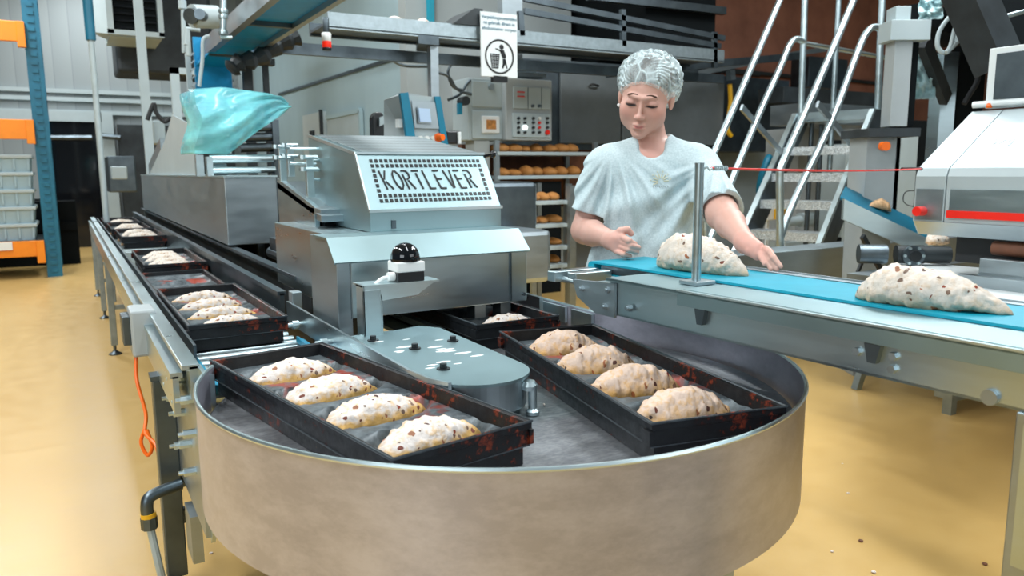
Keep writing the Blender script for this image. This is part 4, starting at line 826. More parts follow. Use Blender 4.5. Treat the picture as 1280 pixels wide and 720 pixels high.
# wall cabinets (grey) with instrument panel
Yc = 7.0
cb = thing('control_cabinet', 'pale grey double wall cabinet with small window below the bin sign', 'cabinet', tuple(ony(600, 175, Yc)))
def cc(px, py, d=0): return ony(px, py, Yc+d)
bm = B(); a, c = cc(584, 97), cc(632, 176); box(bm, a.x, c.x+.02, Yc, Yc+.35, c.z, a.z, .01); obj('carcass', bm, 'painted_light', cb)
bm = B(); a, c = cc(589, 101), cc(630, 135); box(bm, a.x, c.x, Yc-.02, Yc, c.z, a.z, .006); o = obj('upper_door', bm, 'painted_light', cb)
bm = B(); q = cc(612, 109); cyl(bm, q+Vector((0, -.05, 0)), q+Vector((0, -.02, 0)), .03, 14); sub('gauge', bm, 'steel_satin', o, smooth=True)
bm = B(); a, c = cc(589, 138), cc(630, 174); box(bm, a.x, c.x, Yc-.02, Yc, c.z, a.z, .006); o = obj('lower_door', bm, 'painted_light', cb)
bm = B(); a, c = cc(600, 145), cc(622, 167); box(bm, a.x, c.x, Yc-.05, Yc-.02, c.z, a.z, .01); sub('window_frame', bm, 'white_plastic', o)
bm = B(); a, c = cc(605, 150), cc(617, 162); box(bm, a.x, c.x, Yc-.055, Yc-.045, c.z, a.z); sub('window_glass', bm, 'bread_gold', o)
bm = B(); q = cc(618, 180); box(bm, cc(593, 180).x, cc(612, 180).x, Yc, Yc+.2, .3, cc(600, 176).z); obj('plinth_box', bm, 'wall_cream', cb)
ip = thing('instrument_panel', 'pale instrument cabinet with rows of switches and two red displays', 'cabinet', tuple(ony(665, 175, Yc-.1)))
bm = B(); a, c = cc(632, 97, -.1), cc(690, 176, -.1); box(bm, a.x, c.x, Yc-.1, Yc+.3, c.z, a.z, .01); obj('carcass', bm, 'painted_grey', ip)
bm = B(); a, c = cc(642, 108, -.12), cc(688, 137, -.12); box(bm, a.x, c.x, Yc-.12, Yc-.1, c.z, a.z, .004); u_ = obj('display_plate', bm, 'painted_light', ip)
bm = B()
for py in (115, 120.5): a, c = cc(647, py-.9, -.13), cc(656, py+.9, -.13); box(bm, a.x, c.x, Yc-.13, Yc-.12, c.z, a.z)
sub('red_display', bm, 'red_paint', u_)
bm = B()
for px in (660, 677): a, c = cc(px, 109, -.125), cc(px+.6, 136, -.125); box(bm, a.x, c.x, Yc-.124, Yc-.12, c.z, a.z)
for px in (665.5, 673.5): q = cc(px, 132.5, -.12); cyl(bm, q, q+Vector((0, -.02, 0)), .016, 10)
sub('plate_joint', bm, 'steel_dark', u_)
bm = B(); a, c = cc(641, 141, -.12), cc(688, 172, -.12); box(bm, a.x, c.x, Yc-.12, Yc-.1, c.z, a.z, .004); s_ = obj('switch_plate', bm, 'painted_light', ip)
for i, px in enumerate((647.5, 655.5, 666, 673.5, 683.5)):
    for j, py in enumerate((148, 153.5, 159.5, 165.5)):
        q = cc(px, py, -.12); bm = B(); r_ = .014; mtn = 'black_plastic'
        if (i, j) == (1, 2): r_, mtn = .026, 'lamp_white'
        if (i, j) == (4, 3): r_, mtn = .026, 'red_paint'
        if (i, j) in ((3, 1), (3, 2)): mtn = 'red_paint'
        if (i, j) == (3, 0): mtn = 'white_plastic'
        cyl(bm, q, q+Vector((0, -.025, 0)), r_, 10); sub('switch_knob', bm, mtn, s_, smooth=True)
bm = B(); a, c = cc(645, 91, 0), cc(683, 97, 0); box(bm, a.x, c.x, Yc, Yc+.3, c.z, a.z+.01); tag(obj('trunking_box', bm, 'steel_satin', loc=tuple(c)), 'flat steel box on top of the switch cabinet', 'box')
bm = B()
for P in ([(484, 68), (490, 75), (505, 82), (530, 83), (541, 82)], [(541, 90), (560, 95), (572, 112), (590, 118)], [(560, 125), (575, 118), (583, 106), (588, 100)], [(566, 78), (560, 90), (566, 108), (580, 113)]): tube(bm, bez([cc(*p) for p in P]), .014)
tag(obj('wall_cables', bm, 'steel_dark', smooth=True, loc=tuple(cc(560, 100))), 'loose dark cables looping on the wall left of the wall cabinet', 'cable')
bm = B(); q = cc(576, 127); cyl(bm, q+Vector((0, -.12, 0)), q, .045, 12); tag(obj('round_sensor', bm, 'dark_machine', smooth=True, loc=tuple(q)), 'small dark round fitting beside the wall cabinet', 'fitting')
bm = B(); a, c = cc(573, 129, -.1), cc(577, 143, -.1); box(bm, a.x, c.x, Yc-.12, Yc-.06, c.z, a.z); tag(obj('blue_tag', bm, 'blue_plastic', loc=tuple(c)), 'short blue strip below the dark round fitting', 'strip')
# oven front (dark grey) and the racks of bread
ov = thing('proving_oven', 'large dark grey oven front filling the background behind the woman', 'oven', (6, 7.4, 0))
a, c = ony(700, 92, 7.4), ony(905, 180, 7.4)
bm = B(); box(bm, a.x-.3, c.x+1.2, 7.42, 8.2, 1.55, 2.5); obj('casing', bm, 'steel_dark', ov)
bm = B(); box(bm, a.x, ony(776, 90, 7.4).x, 7.38, 7.42, 1.62, 2.42, .01); box(bm, ony(778, 90, 7.4).x, ony(905, 90, 7.4).x, 7.38, 7.42, 1.62, 2.42, .01); obj('door_panel', bm, 'painted_dark' if 'painted_dark' in M else 'dark_oven', ov)
bm = B(); q = ony(742, 107, 7.36); tube(bm, bez([q+Vector((-.06, 0, 0)), q+Vector((-.03, -.03, .01)), q+Vector((.04, -.03, 0)), q+Vector((.07, 0, 0))]), .012); obj('handle', bm, 'black_plastic', ov)
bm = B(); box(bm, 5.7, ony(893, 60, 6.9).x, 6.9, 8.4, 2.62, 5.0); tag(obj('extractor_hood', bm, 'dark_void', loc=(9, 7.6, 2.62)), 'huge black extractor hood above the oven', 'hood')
for i, (pa, pb, yy) in enumerate((((650, 78), (870, 92), 6.9), ((760, 92), (1000, 70), 6.6), ((735, -5), (905, 14), 6.8))):
    bm = B(); bar(bm, ony(*pa, yy), ony(*pb, yy), .08, .08); tag(obj('pipe_beam', bm, 'steel_dark', loc=tuple(ony(*pa, yy))), ['grey beam under the black hood beside the bin sign', 'grey beam passing behind the hair net to the right', 'dark beam along the very top edge above the hair net'][i], 'beam')
def bread_rack(nm, label, xa, xb, y, z0, z1, shelves, fill, full=True):
    t = thing('cooling_rack', label, 'rack', ((xa+xb)/2, y, 0))
    for x in (xa, xb): bm = B(); box(bm, x-.025, x+.025, y, y+.04, 0 if full else z0, z1); box(bm, x-.025, x+.025, y+.55, y+.6, 0 if full else z0, z1); obj('upright', bm, 'steel_satin', t)
    for z in shelves: bm = B(); box(bm, xa, xb, y-.01, y+.6, z-.035, z, .003); obj('shelf', bm, 'painted_light', t)
    return t
sh_z = [ony(700, 219, 6.9).z, ony(700, 190, 6.9).z]
xa, xb = ony(622, 200, 6.9).x, ony(745, 200, 6.9).x
r1 = bread_rack('a', 'wide wall shelving of golden bread below the switch cabinet', xa, xb, 6.9, 1.0, 1.62, sh_z, 0)
xa2, xb2 = ony(668, 300, 6.2).x, ony(712, 300, 6.2).x
zs2 = [ony(690, py, 6.2).z for py in (251, 280, 308, 331)]
r2 = bread_rack('b', 'narrow trolley rack of bread standing left of the woman', xa2, xb2, 6.2, 0, ony(690, 230, 6.2).z, zs2, 0)
bm = B(); box(bm, xa-.1, xb+2.2, 7.5, 7.6, .9, 1.6); tag(obj('shelf_back', bm, 'rust_brown', loc=(xa, 7.5, .9)), 'rusty brown dark backing behind the bread shelving', 'panel')
bm = B(); box(bm, xa2-.2, xb2+.4, 6.95, 7.0, 0, 1.2); tag(obj('rack_back', bm, 'dark_void', loc=(xa2, 6.95, 0)), 'black panel darkening the space behind the narrow bread trolley', 'panel')  # black sheet put in to darken the space behind the trolley
rnd = random.Random(3)
bl = B(); bmesh.ops.create_icosphere(bl, subdivisions=2, radius=1); 
for v in bl.verts: v.co *= 1+.12*noise.noise(v.co*2.2); v.co.z = max(v.co.z, -.55)
BR = mesh_of(bl, 'bread', 'bread_gold')
def bread(x, y, z, label, group, s):
    o = bpy.data.objects.new('bread_loaf', BR); COL.objects.link(o); o.location = (x, y, z+.55*s[2]); o.scale = s; o.rotation_euler = (0, 0, rnd.uniform(-.4, .4)); return tag(o, label, 'bread', group)
for z, nm in zip(sh_z, ('lower', 'upper')):
    x = xa+.12
    while x < xb-.08: bread(x, 7.05+rnd.uniform(-.03, .05), z, 'golden bread on the %s board of the wide shelving' % nm, 'breads on the %s wide shelf' % nm, (rnd.uniform(.07, .09), .12, rnd.uniform(.045, .07))); x += .15
for z, nm in zip(zs2, ('topmost', 'second', 'third', 'lowest')):
    x = xa2+.07
    while x < xb2-.03: bread(x, 6.4, z, 'golden bread on the %s board of the narrow trolley' % nm, 'breads on the %s trolley board' % nm, (.07, .12, rnd.uniform(.04, .055))); x += .13
# rounded steel tubs behind the dough machine
for (pxa, pxb, pyt, pyb, y, nm) in ((612, 672, 228, 300, 4.3, 'tall satin steel housing behind the lettered hood on its right'), (600, 690, 292, 352, 3.9, 'lower rounded steel housing right behind the dough machine')):
    a, c = ony(pxa, pyt, y), ony(pxb, pyb, y); bm = B(); box(bm, a.x, c.x, y, y+.5, c.z, a.z, .03); box(bm, a.x+.1, a.x+.16, y+.1, y+.16, 0, c.z+.05); box(bm, c.x-.16, c.x-.1, y+.3, y+.36, 0, c.z+.05); tag(obj('steel_housing', bm, 'steel_satin' if pyt > 250 else 'steel_dark', loc=(a.x, y, c.z)), nm, 'machine')
bm = B(); a = ony(718, 330, 6.0); box(bm, a.x-.05, a.x+.02, 6, 6.05, 0, ony(718, 232, 6).z); tag(obj('trolley_post', bm, 'steel_satin', loc=(a.x, 6, 0)), 'steel post between the narrow trolley and the woman', 'post')
# ================================================================== BELT CONVEYOR (right)
bc = thing('belt_conveyor', 'steel belt conveyor with bright teal belt across the right foreground', 'conveyor', (1.345, 1.87, 0), math.radians(2.3))
def lc(name, bm, mat, **k): return obj(name, bm, mat, bc, world=False, **k)
YE = -2.2
bm = B(); box(bm, 0, .215, YE, -.01, 1.044, 1.050); cyl(bm, (0, -.012, 1.034), (.215, -.012, 1.034), .016, 16); box(bm, .0, .215, YE, -.01, 1.016, 1.020); lc('belt', bm, 'teal_belt')
bm = B(); box(bm, 0, .215, YE, -.06, 1.022, 1.043); lc('slider_bed', bm, 'steel_dark')
# near frame: top plate, folded lip, recessed web, lower flange
bm = B(); box(bm, -.155, -.002, YE, -.27, 1.036, 1.042); box(bm, -.155, -.150, YE, -.53, 1.008, 1.042); box(bm, -.155, -.151, -.53, -.27, 1.034, 1.042); box(bm, -.135, -.002, YE, -.53, 1.0425, 1.0435); nf = lc('near_top_plate', bm, 'steel_teal', bevel=.001)
bm = B(); box(bm, -.158, -.152, YE, -.53, 1.0405, 1.0445); lc('bright_edge', bm, 'steel_bright')
bm = B(); box(bm, -.140, -.134, YE, -.27, .945, 1.037); box(bm, -.140, -.10, YE, -.3, .945, .950); lc('near_web', bm, 'steel')
bm = B(); prism(bm, [(-.15, -.12, 1.02), (-.15, -.30, 1.030), (-.15, -.30, .94), (-.15, -.22, .94), (-.15, -.14, .975)], (.008, 0, 0)); ep = lc('end_bracket', bm, 'steel_satin')
for y, z in ((-.165, 1.0), (-.265, .965), (-.275, 1.01), (-.36, .975)): bm = B(); cyl(bm, (-.158, y, z), (-.146, y, z), .009, 6); cyl(bm, (-.163, y, z), (-.150, y, z), .005, 8); lc('bolt', bm, 'steel_satin')
for y in (-.6, -1.02):
    bm = B(); prism(bm, [(-.135, y-.016, 1.007), (-.135, y+.016, 1.007), (-.135, y+.008, .972), (-.135, y-.008, .972)], (-.018, 0, 0)); lc('gusset', bm, 'steel_dark')
for y, z in ((-.985, .985), (-1.055, .99), (-1.055, .967), (-1.22, .957)): r_ = .013 if y == -1.22 else .008; bm = B(); cyl(bm, (-.148, y, z), (-.138, y, z), r_, 12 if r_ > .01 else 6); lc('bolt', bm, 'steel_satin')
# end: take-up bar
bm = B(); box(bm, -.135, -.005, -.115, -.075, 1.006, 1.034, .002); box(bm, -.16, .0, -.05, -.012, 1.004, 1.034, .002); cyl(bm, (-.13, -.05, 1.012), (-.13, -.15, 1.008), .008, 8); box(bm, -.03, .24, -.02, .012, 1.018, 1.026); lc('take_up_bar', bm, 'steel', bevel=.001)
bm = B(); box(bm, .217, .285, YE, -.05, 1.03, 1.046); box(bm, .28, .285, YE, -.05, .945, 1.05); box(bm, .217, .222, YE, -.05, 1.03, 1.052); lc('far_rail', bm, 'steel_satin')
bm = B(); box(bm, -.13, .28, YE, -.5, .944, .948); lc('belly_plate', bm, 'dark_machine')
for y in (-1.292, -2.1):
    bm = B(); box(bm, -.148, -.09, y-.05, y+.03, .0, .945, .002); o = lc('leg', bm, 'steel_satin')
    bm = B(); box(bm, -.156, -.148, y-.035, y+.015, .70, .93)
    for z in (.78, .88): cyl(bm, (-.17, y-.01, z), (-.148, y-.01, z), .01, 8)
    obj('leg_clamp', bm, 'steel', o, world=False)
    if y < -2: bm = B(); box(bm, .22, .28, y-.05, y+.03, 0, .945, .002); lc('leg', bm, 'steel_satin'); bm = B(); box(bm, -.1, .23, y-.03, y+.01, .3, .34); lc('cross_brace', bm, 'steel_satin')
# barrier post
q = onz(870, 355, 1.043)
bp = thing('barrier_post', 'slim round steel post on a base plate bolted to the belt conveyor', 'post', (q.x, q.y, 1.0436))
zt_ = 1.335
bm = B(); cyl(bm, (q.x, q.y, 1.052), (q.x, q.y, zt_), .0115, 20); obj('tube', bm, 'steel', bp, smooth=True)
bm = B(); bmesh_m = Matrix.Translation((q.x, q.y, 0)) @ Matrix.Rotation(math.radians(2.3), 4, 'Z'); box(bm, -.028, .036, -.03, .03, 1.0436, 1.052, .001, mat=bmesh_m); obj('base_plate', bm, 'steel_satin', bp)
bm = B(); h = Vector((q.x, q.y, 1.322)); e_ = Vector((.77, -.64, 0)); tube(bm, [h+e_*.011, h+e_*.018+Vector((0, 0, .002)), h+e_*.024+Vector((0, 0, -.004)), h+e_*.03], .003, 8); obj('hook', bm, 'steel_bright', bp, smooth=True)
PEND = onx(1152, 211, 3.36)
rp = thing('barrier_rope', 'thin red safety cord stretched from the post to the white machine', 'cord', tuple(h+e_*.03))
s0 = h+e_*.028; bm = B(); pts = [s0.lerp(PEND, t)+Vector((0, 0, -.03*4*t*(1-t)*.25)) for t in np.linspace(0, 1, 24)]; tube(bm, pts, .0032, 8); obj('cord', bm, 'red_paint', rp, smooth=True)
bm = B()
for k in range(6):
    a = s0.lerp(PEND, .008+k*.0055); lathe(bm, [(.0055, -.006), (.0075, 0), (.0055, .006)], a, 8)
obj('coupling', bm, 'steel_bright', rp, smooth=True)
bm = B(); cyl(bm, PEND+Vector((-.10, .03, .0)), PEND, .008, 8); obj('end_sleeve', bm, 'black_plastic', rp)
# stollen on the belt
def big_loaf(pa, pb, L, W, H, seed, label, bend):
    a, b_ = onz(*pa, 1.06), onz(*pb, 1.06); c = (a+b_)/2; ang = math.atan2(b_.y-a.y, b_.x-a.x)
    bm = loaf_bm(L, W, H, seed, False, bend, 1.1, 120, 48, .6, .22); me = mesh_of(bm, 'stollen', 'dough_pale'); o = bpy.data.objects.new('stollen_loaf', me); COL.objects.link(o); o.location = (c.x, c.y, 1.050); o.rotation_euler = (0, 0, ang); return tag(o, label, 'loaf', 'stollen on the teal belt')
big_loaf((1068, 366), (1266, 388), (onz(1068, 366, 1.06)-onz(1266, 388, 1.06)).length, .115, .076, 31, 'large pale stollen loaf on the teal belt at the right, nearest the camera', -.004)
big_loaf((822, 328), (933, 341), (onz(822, 328, 1.06)-onz(933, 341, 1.06)).length, .12, .098, 33, 'pale stollen loaf on the teal belt in front of the woman', -.004)

# ================================================================== STEP LADDER PLATFORM
LA = math.radians(14); U = Vector((math.cos(LA), math.sin(LA), 0)); V = Vector((-math.sin(LA), math.cos(LA), 0)); FT = Vector((4.376, 3.772, 0)); WD = .62
ld = thing('access_stairs', 'mobile steel access stairs with tubular handrails right of the woman', 'stairs', tuple(FT))
def L_(s, w, z): return FT+U*s+V*w+Vector((0, 0, z))
for w in (0, WD):
    bm = B(); prism(bm, [L_(-.03, w, 0), L_(.25, w, 0), L_(1.74, w, 1.80), L_(1.46, w, 1.80)], V*(.035 if w else -.035)); o = obj('stringer', bm, 'steel_dark', ld, bevel=.002)
    bm = B(); prism(bm, [L_(-.045, w, 0), L_(-.005, w, 0), L_(1.485, w, 1.80), L_(1.445, w, 1.80)], V*(.045 if w else -.04)); sub('stringer_edge', bm, 'steel_bright', o)
for k, z in enumerate((.13, .36, .59, .82, 1.06, 1.28, 1.50)):
    s = z*.826; bm = B(); hexa(bm, [L_(s-.02, 0, z-.07), L_(s-.02, WD, z-.07), L_(s-.02, WD, z), L_(s-.02, 0, z)], [L_(s+.2, 0, z-.05), L_(s+.2, WD, z-.05), L_(s+.2, WD, z), L_(s+.2, 0, z)]); obj('tread', bm, 'checker_plate', ld)
bm = B(); hexa(bm, [L_(1.45, 0, 1.72), L_(1.45, WD, 1.72), L_(1.45, WD, 1.80), L_(1.45, 0, 1.80)], [L_(1.95, 0, 1.72), L_(1.95, WD, 1.72), L_(1.95, WD, 1.80), L_(1.95, 0, 1.80)]); obj('platform', bm, 'steel', ld)
for s in (1.7, 1.9):
    for w in (.02, WD-.02): bm = B(); cyl(bm, L_(s, w, 0), L_(s, w, 1.75), .022, 10); obj('leg', bm, 'steel_dark', ld, smooth=True)
uu = (U.x, U.y); F2 = FT+V*WD
def rail(pts, base, r=.027): bm = B(); tube(bm, bez([onv(px, py, base, uu) for px, py in pts], 5), r, 10); obj('handrail', bm, 'steel_bright', ld, smooth=True)
rail([(975, 325), (975, 260), (975, 222), (980, 200), (1020, 110), (1066, 2), (1085, -45)], FT)
rail([(1101, 36), (1092, 34), (1084, 40), (1074, 60), (1040, 150), (1000, 235), (985, 270), (976, 296)], FT)
rail([(882, 330), (882, 250), (884, 212), (893, 190), (930, 105), (974, 2), (990, -40)], F2)
rail([(1004, 52), (995, 49), (987, 56), (975, 85), (950, 140), (915, 225), (895, 280), (884, 305)], F2)
for pts, base in ((((1022, 130), (1071, 188)), FT), (((927, 134), (976, 190)), F2)):
    bm = B(); bar(bm, onv(*pts[0], base, uu), onv(*pts[1], base, uu), .05, .02, V); obj('rail_brace', bm, 'steel_satin', ld)
rail([(1097, 138), (1100, 60), (1104, -30)], FT); rail([(1001, 142), (1004, 60), (1007, -30)], F2)
def pipe_y(pa, pb, t, r, mat, nm, label, cat): bm = B(); cyl(bm, ond(*pa, t), ond(*pb, t), r, 10); tag(obj(nm, bm, mat, smooth=True, loc=tuple(ond(*pa, t))), label, cat)
p_ = ond(1041, 138, 6.6); bm = B(); cyl(bm, (p_.x, p_.y, 1.2), (p_.x, p_.y, 3.2), .022, 10); obj('rear_post', bm, 'steel', ld, smooth=True)
bm = B(); tube(bm, [onv(1003, 54, F2, uu), ond(1050, 62, 7.0), ond(1150, 80, 7.4)], .021, 10); obj('rear_rail', bm, 'steel', ld, smooth=True)
# low stand whose feet show under the belt conveyor
ls = thing('low_stand', 'low steel stand whose two feet show on the yellow floor under the belt conveyor', 'stand', (4.04, 2.57, 0))
a, b_ = onz(1070, 487, 0), onz(1186, 517, 0)
bm = B(); bar(bm, a+Vector((0, 0, 0)), a+Vector((.10, -.02, .34)), .045, .04, (0, 1, 0)); obj('leg', bm, 'galvanised', ls)
bm = B(); box(bm, b_.x-.025, b_.x+.025, b_.y-.025, b_.y+.025, 0, .34); box(bm, b_.x+.02, b_.x+.2, b_.y-.02, b_.y+.1, .07, .2); obj('leg', bm, 'galvanised', ls)
bm = B(); box(bm, a.x+.02, a.x+.6, b_.y-.1, a.y+.1, .32, .40); obj('shelf', bm, 'steel_dark', ls)
p_ = onz(966, 443, 0); bm = B(); box(bm, p_.x-.05, p_.x+.05, p_.y-.05, p_.y+.04, 0, .02); obj('foot_plate', bm, 'painted_white', ld)

# ================================================================== RIGHT BACKGROUND MACHINES
dv = thing('dough_divider', 'white hooded dough divider with a red strip at the right edge', 'machine', (3.7, 2.0, 0))
Y0, Y1 = 2.2, .7
pr_ = [(3.87, 1.588), (3.47, 1.318), (3.455, 1.28), (3.455, 1.225), (3.455, 1.075), (3.50, 1.01), (5.3, 1.01), (5.3, 1.588)]
def ext(pts, ya, yb_, nm, mat, bev=.003): bm = B(); prism(bm, [(x, ya, z) for x, z in pts], (0, yb_-ya, 0)); return obj(nm, bm, mat, dv, bevel=bev)
e1 = ext(pr_, Y0, Y0-.145, 'end_section', 'hood_white'); e2 = ext(pr_, Y0-.15, Y1, 'main_section', 'hood_white')
ext([(3.452, 1.222), (3.452, 1.08), (3.456, 1.08), (3.456, 1.222)], Y0-.01, Y0-.14, 'end_window', 'steel_satin', 0); ext([(3.452, 1.222), (3.452, 1.10), (3.456, 1.10), (3.456, 1.222)], Y0-.17, Y1, 'front_window', 'steel', 0)
ext([(3.442, 1.128), (3.442, 1.095), (3.456, 1.095), (3.456, 1.128)], Y0-.165, Y1, 'red_strip', 'red_paint', 0)
ext([(3.452, 1.072), (3.497, 1.008), (3.502, 1.01), (3.457, 1.075)], Y0-.01, Y1, 'lower_slant', 'steel_satin', 0)
bm = B(); cyl(bm, (3.40, Y0-.05, 1.12), (3.455, Y0-.05, 1.12), .022, 12); obj('red_knob', bm, 'red_paint', dv, smooth=True)
bm = B(); box(bm, 3.62, 4.3, Y1, Y0-.12, .88, 1.01); obj('rubber_apron', bm, 'rubber', dv)
q = onx(1215, 292, 3.55); bm = B(); cyl(bm, (3.55, Y0-.33, .965), (3.55, Y1, .965), .032, 16); obj('brush_roller', bm, 'rust_brown', dv, smooth=True)
bm = B(); box(bm, 3.46, 3.50, Y1, Y0-.32, .86, .925, .003); box(bm, 3.46, 4.7, Y1, Y0-.32, .80, .86); box(bm, 3.42, 3.46, Y1, Y0-.25, .80, .85, .003); obj('catch_frame', bm, 'steel_satin', dv)
bm = B(); box(bm, 4.65, 5.25, Y1, Y0-.2, 0, 1.01); obj('pedestal', bm, 'painted_grey', dv)
bm = B(); text_mesh(bm, 'SWJ', .055, (3.60, Y0-.30, 1.405), (0, -1, 0), Vector((.4, 0, .27)).normalized(), .0015); bmesh.ops.translate(bm, vec=(-.012, 0, .016), verts=bm.verts); obj('nameplate_lettering', bm, 'painted_grey', dv)
bm = B(); cyl(bm, (3.88, Y0-.0, 1.62), (3.88, Y1, 1.62), .016, 10); box(bm, 3.89, 3.93, Y1, Y0-.05, 1.60, 1.88, .003); o = obj('window_rail', bm, 'painted_white', dv)
bm = B(); box(bm, 3.88, 3.9, Y1, Y0-.09, 1.64, 1.85); sub('smoked_window', bm, 'steel_dark', o)
bm = B(); prism(bm, [onz(1120, 326, .80), onz(1330, 343, .80), onz(1330, 420, .80), onz(1120, 380, .80)], (0, 0, -.012)); tag(obj('white_chute', bm, 'painted_white', loc=tuple(onz(1200, 350, .8))), 'white sloping sheet below the divider behind the teal belt', 'chute')
bm = B(); lathe(bm, [(.012, 0), (.014, .01), (.01, .022)], (3.87, Y0-.08, 1.60), 10); obj('orange_beacon', bm, 'orange_plastic', dv)
# inclined feed belt with gear motor
fb = thing('feed_belt', 'small inclined teal feed belt leading down to the white divider', 'conveyor', (4.6, 2.95, .9))
yA = 3.0; P1, P2 = ony(1050, 246, yA), ony(1160, 298, yA-.35)
P1b, P2b = P1+Vector((.27, .17, .055)), P2+Vector((.27, .17, .055))
bm = B(); hexa(bm, [P1, P1b, P1b-Vector((0, 0, .015)), P1-Vector((0, 0, .015))], [P2, P2b, P2b-Vector((0, 0, .015)), P2-Vector((0, 0, .015))]); obj('belt', bm, 'teal_dark', fb)
bm = B(); n_ = Vector((-.02, -.03, 0)); hexa(bm, [P1+n_+Vector((0, 0, -.01)), P1+n_*2+Vector((0, 0, -.01)), P1+n_*2+Vector((0, 0, -.13)), P1+n_+Vector((0, 0, -.13))], [P2+n_+Vector((0, 0, -.01)), P2+n_*2+Vector((0, 0, -.01)), P2+n_*2+Vector((0, 0, -.11)), P2+n_+Vector((0, 0, -.11))]); obj('side_plate', bm, 'steel_bright', fb)
bm = B(); bar(bm, ony(1078, 295, 2.85), ony(1105, 345, 2.85), .02, .03); bar(bm, ony(1085, 310, 2.9), ony(1068, 350, 2.9), .015, .02); obj('strut', bm, 'dark_machine', fb)
p_ = P1.lerp(P2, .45)+Vector((.12, .08, .02)); tag(obj('dough_piece', (lambda b: (bmesh.ops.transform(b, matrix=Matrix.Translation(p_+Vector((0, 0, .01))) @ Matrix.Rotation(-.5, 4, 'Z') @ Matrix.Rotation(.28, 4, 'Y'), verts=b.verts), b)[1])(loaf_bm(.14, .085, .055, 41, False, 0, 1.6, 24, 16)), 'bun', smooth=True, loc=tuple(p_)), 'rough brown dough piece riding down the inclined feed belt', 'dough')
q = onx(1172, 298, 3.75); tag(obj('dough_piece', (lambda b: (bmesh.ops.translate(b, vec=q-Vector((0, 0, .03)), verts=b.verts), b)[1])(loaf_bm(.13, .10, .05, 42, False, 0, 1.6, 24, 16)), 'dough_far', smooth=True, loc=tuple(q)), 'dough piece under the divider at the foot of the feed belt', 'dough')
q = ony(1137, 318, 2.5)
gm = thing('gear_motor', 'dark grey gear motor beside the foot of the feed belt', 'motor', tuple(q))
d_ = Vector((.77, -.64, 0)); k_ = Vector((-.64, -.77, 0))
def circ(nm, c, r, dr, ln, mt_, seg=18): bm = B(); cyl(bm, c, c+dr*ln, r, seg); obj(nm, bm, mt_, gm, smooth=True)
circ('gearbox_flange', q+k_*.05, .055, k_, .02, 'steel_dark'); circ('hub', q+k_*.07, .03, k_, .03, 'black_plastic'); circ('gear_case', q-d_*.07, .05, d_, .14, 'dark_machine'); circ('motor_body', q-d_*.26, .052, d_, .14, 'steel_dark'); circ('motor_end', q+d_*.07, .045, d_, .13, 'dark_machine')
bm = B()
for k in range(6): a = k*PI/3; c = q+k_*.06+d_*(.045*math.cos(a))+Vector((0, 0, .045*math.sin(a))); cyl(bm, c, c+k_*.02, .008, 8)
obj('flange_bolt', bm, 'steel_bright', gm)
bm = B(); z0 = q.z-.09; box(bm, q.x-.35, q.x+.45, q.y-.12, q.y+.12, z0-.04, z0); box(bm, q.x+.35, 5.6, q.y+.05, q.y+.12, z0-.04, z0); box(bm, 5.5, 5.6, q.y+.05, q.y+.12, 0, z0); obj('motor_table', bm, 'steel_satin', gm)
# tall columns, head beam, brace, chute, cable
tc_ = thing('lifting_column', 'tall grey square column with stepped head and orange switch right of the access stairs', 'column', tuple(ond(1122, 155, 4.6)))
def vcol(px0, px1, pyt, pyb, t, nm, mat, root, dz=.12):
    a, b_ = ond(px0, pyb, t), ond(px1, pyb, t); c = ond((px0+px1)/2, pyt, t); w = (b_-a).length; m_ = (a+b_)/2
    bm = B(); box(bm, -w/2, w/2, 0, dz, m_.z, c.z, .003, mat=Matrix.Translation((m_.x, m_.y, 0)) @ Matrix.Rotation(-YAW, 4, 'Z')); return obj(nm, bm, mat, root)
vcol(1112, 1134, 48, 158, 4.6, 'column_tube', 'painted_grey', tc_, .12); vcol(1113, 1163, 25, 50, 4.5, 'head_block', 'painted_light', tc_, .16); vcol(1119, 1138, 8, 30, 4.55, 'head_cap', 'painted_light', tc_, .12)
vcol(1134, 1142, 48, 158, 4.66, 'rear_tube', 'dark_void', tc_, .2)
bm = B(); a = ond(1122, 160, 4.6); box(bm, -.17, .14, 0, .4, a.z-.05, a.z+.0, mat=Matrix.Translation((a.x, a.y, 0)) @ Matrix.Rotation(-YAW, 4, 'Z')); obj('column_base', bm, 'dark_machine', tc_); bm = B(); box(bm, -.13, .05, .1, .35, 0, a.z-.05, mat=Matrix.Translation((a.x, a.y, 0)) @ Matrix.Rotation(-YAW, 4, 'Z')); obj('column_pedestal', bm, 'painted_grey', tc_); q = ond(1103, 183, 4.62); kk = Vector((-.5, -.866, 0)); bm = B(); cyl(bm, q, q+kk*.05, .027, 16); obj('orange_switch', bm, 'orange_plastic', tc_, smooth=True)
pc = thing('brace_column', 'second grey column with diagonal brace behind the stepped column', 'column', tuple(ond(1180, 200, 5.2)))
vcol(1170, 1189, 68, 200, 5.2, 'column_tube', 'steel', pc, .15); vcol(1189, 1222, 60, 215, 5.3, 'column_side', 'dark_void', pc, .3)
bm = B(); bar(bm, ond(1154, 52, 4.7), ond(1182, 124, 5.1), .09, .05, (0, 1, 0)); obj('diagonal_brace', bm, 'dark_machine', pc)
bm = B(); bar(bm, ond(1140, 20, 4.8), ond(1200, 45, 5.6), .22, .14); obj('top_arm', bm, 'dark_void', pc)
ch = thing('dark_hopper', 'black sheet hopper arm slanting down over the white divider', 'hopper', tuple(ond(1240, 60, 4.2)))
bm = B(); bar(bm, ond(1205, -20, 4.0), ond(1250, 84, 4.0), .2, .16, (0, 1, 0)); obj('slanted_arm', bm, 'dark_machine', ch)
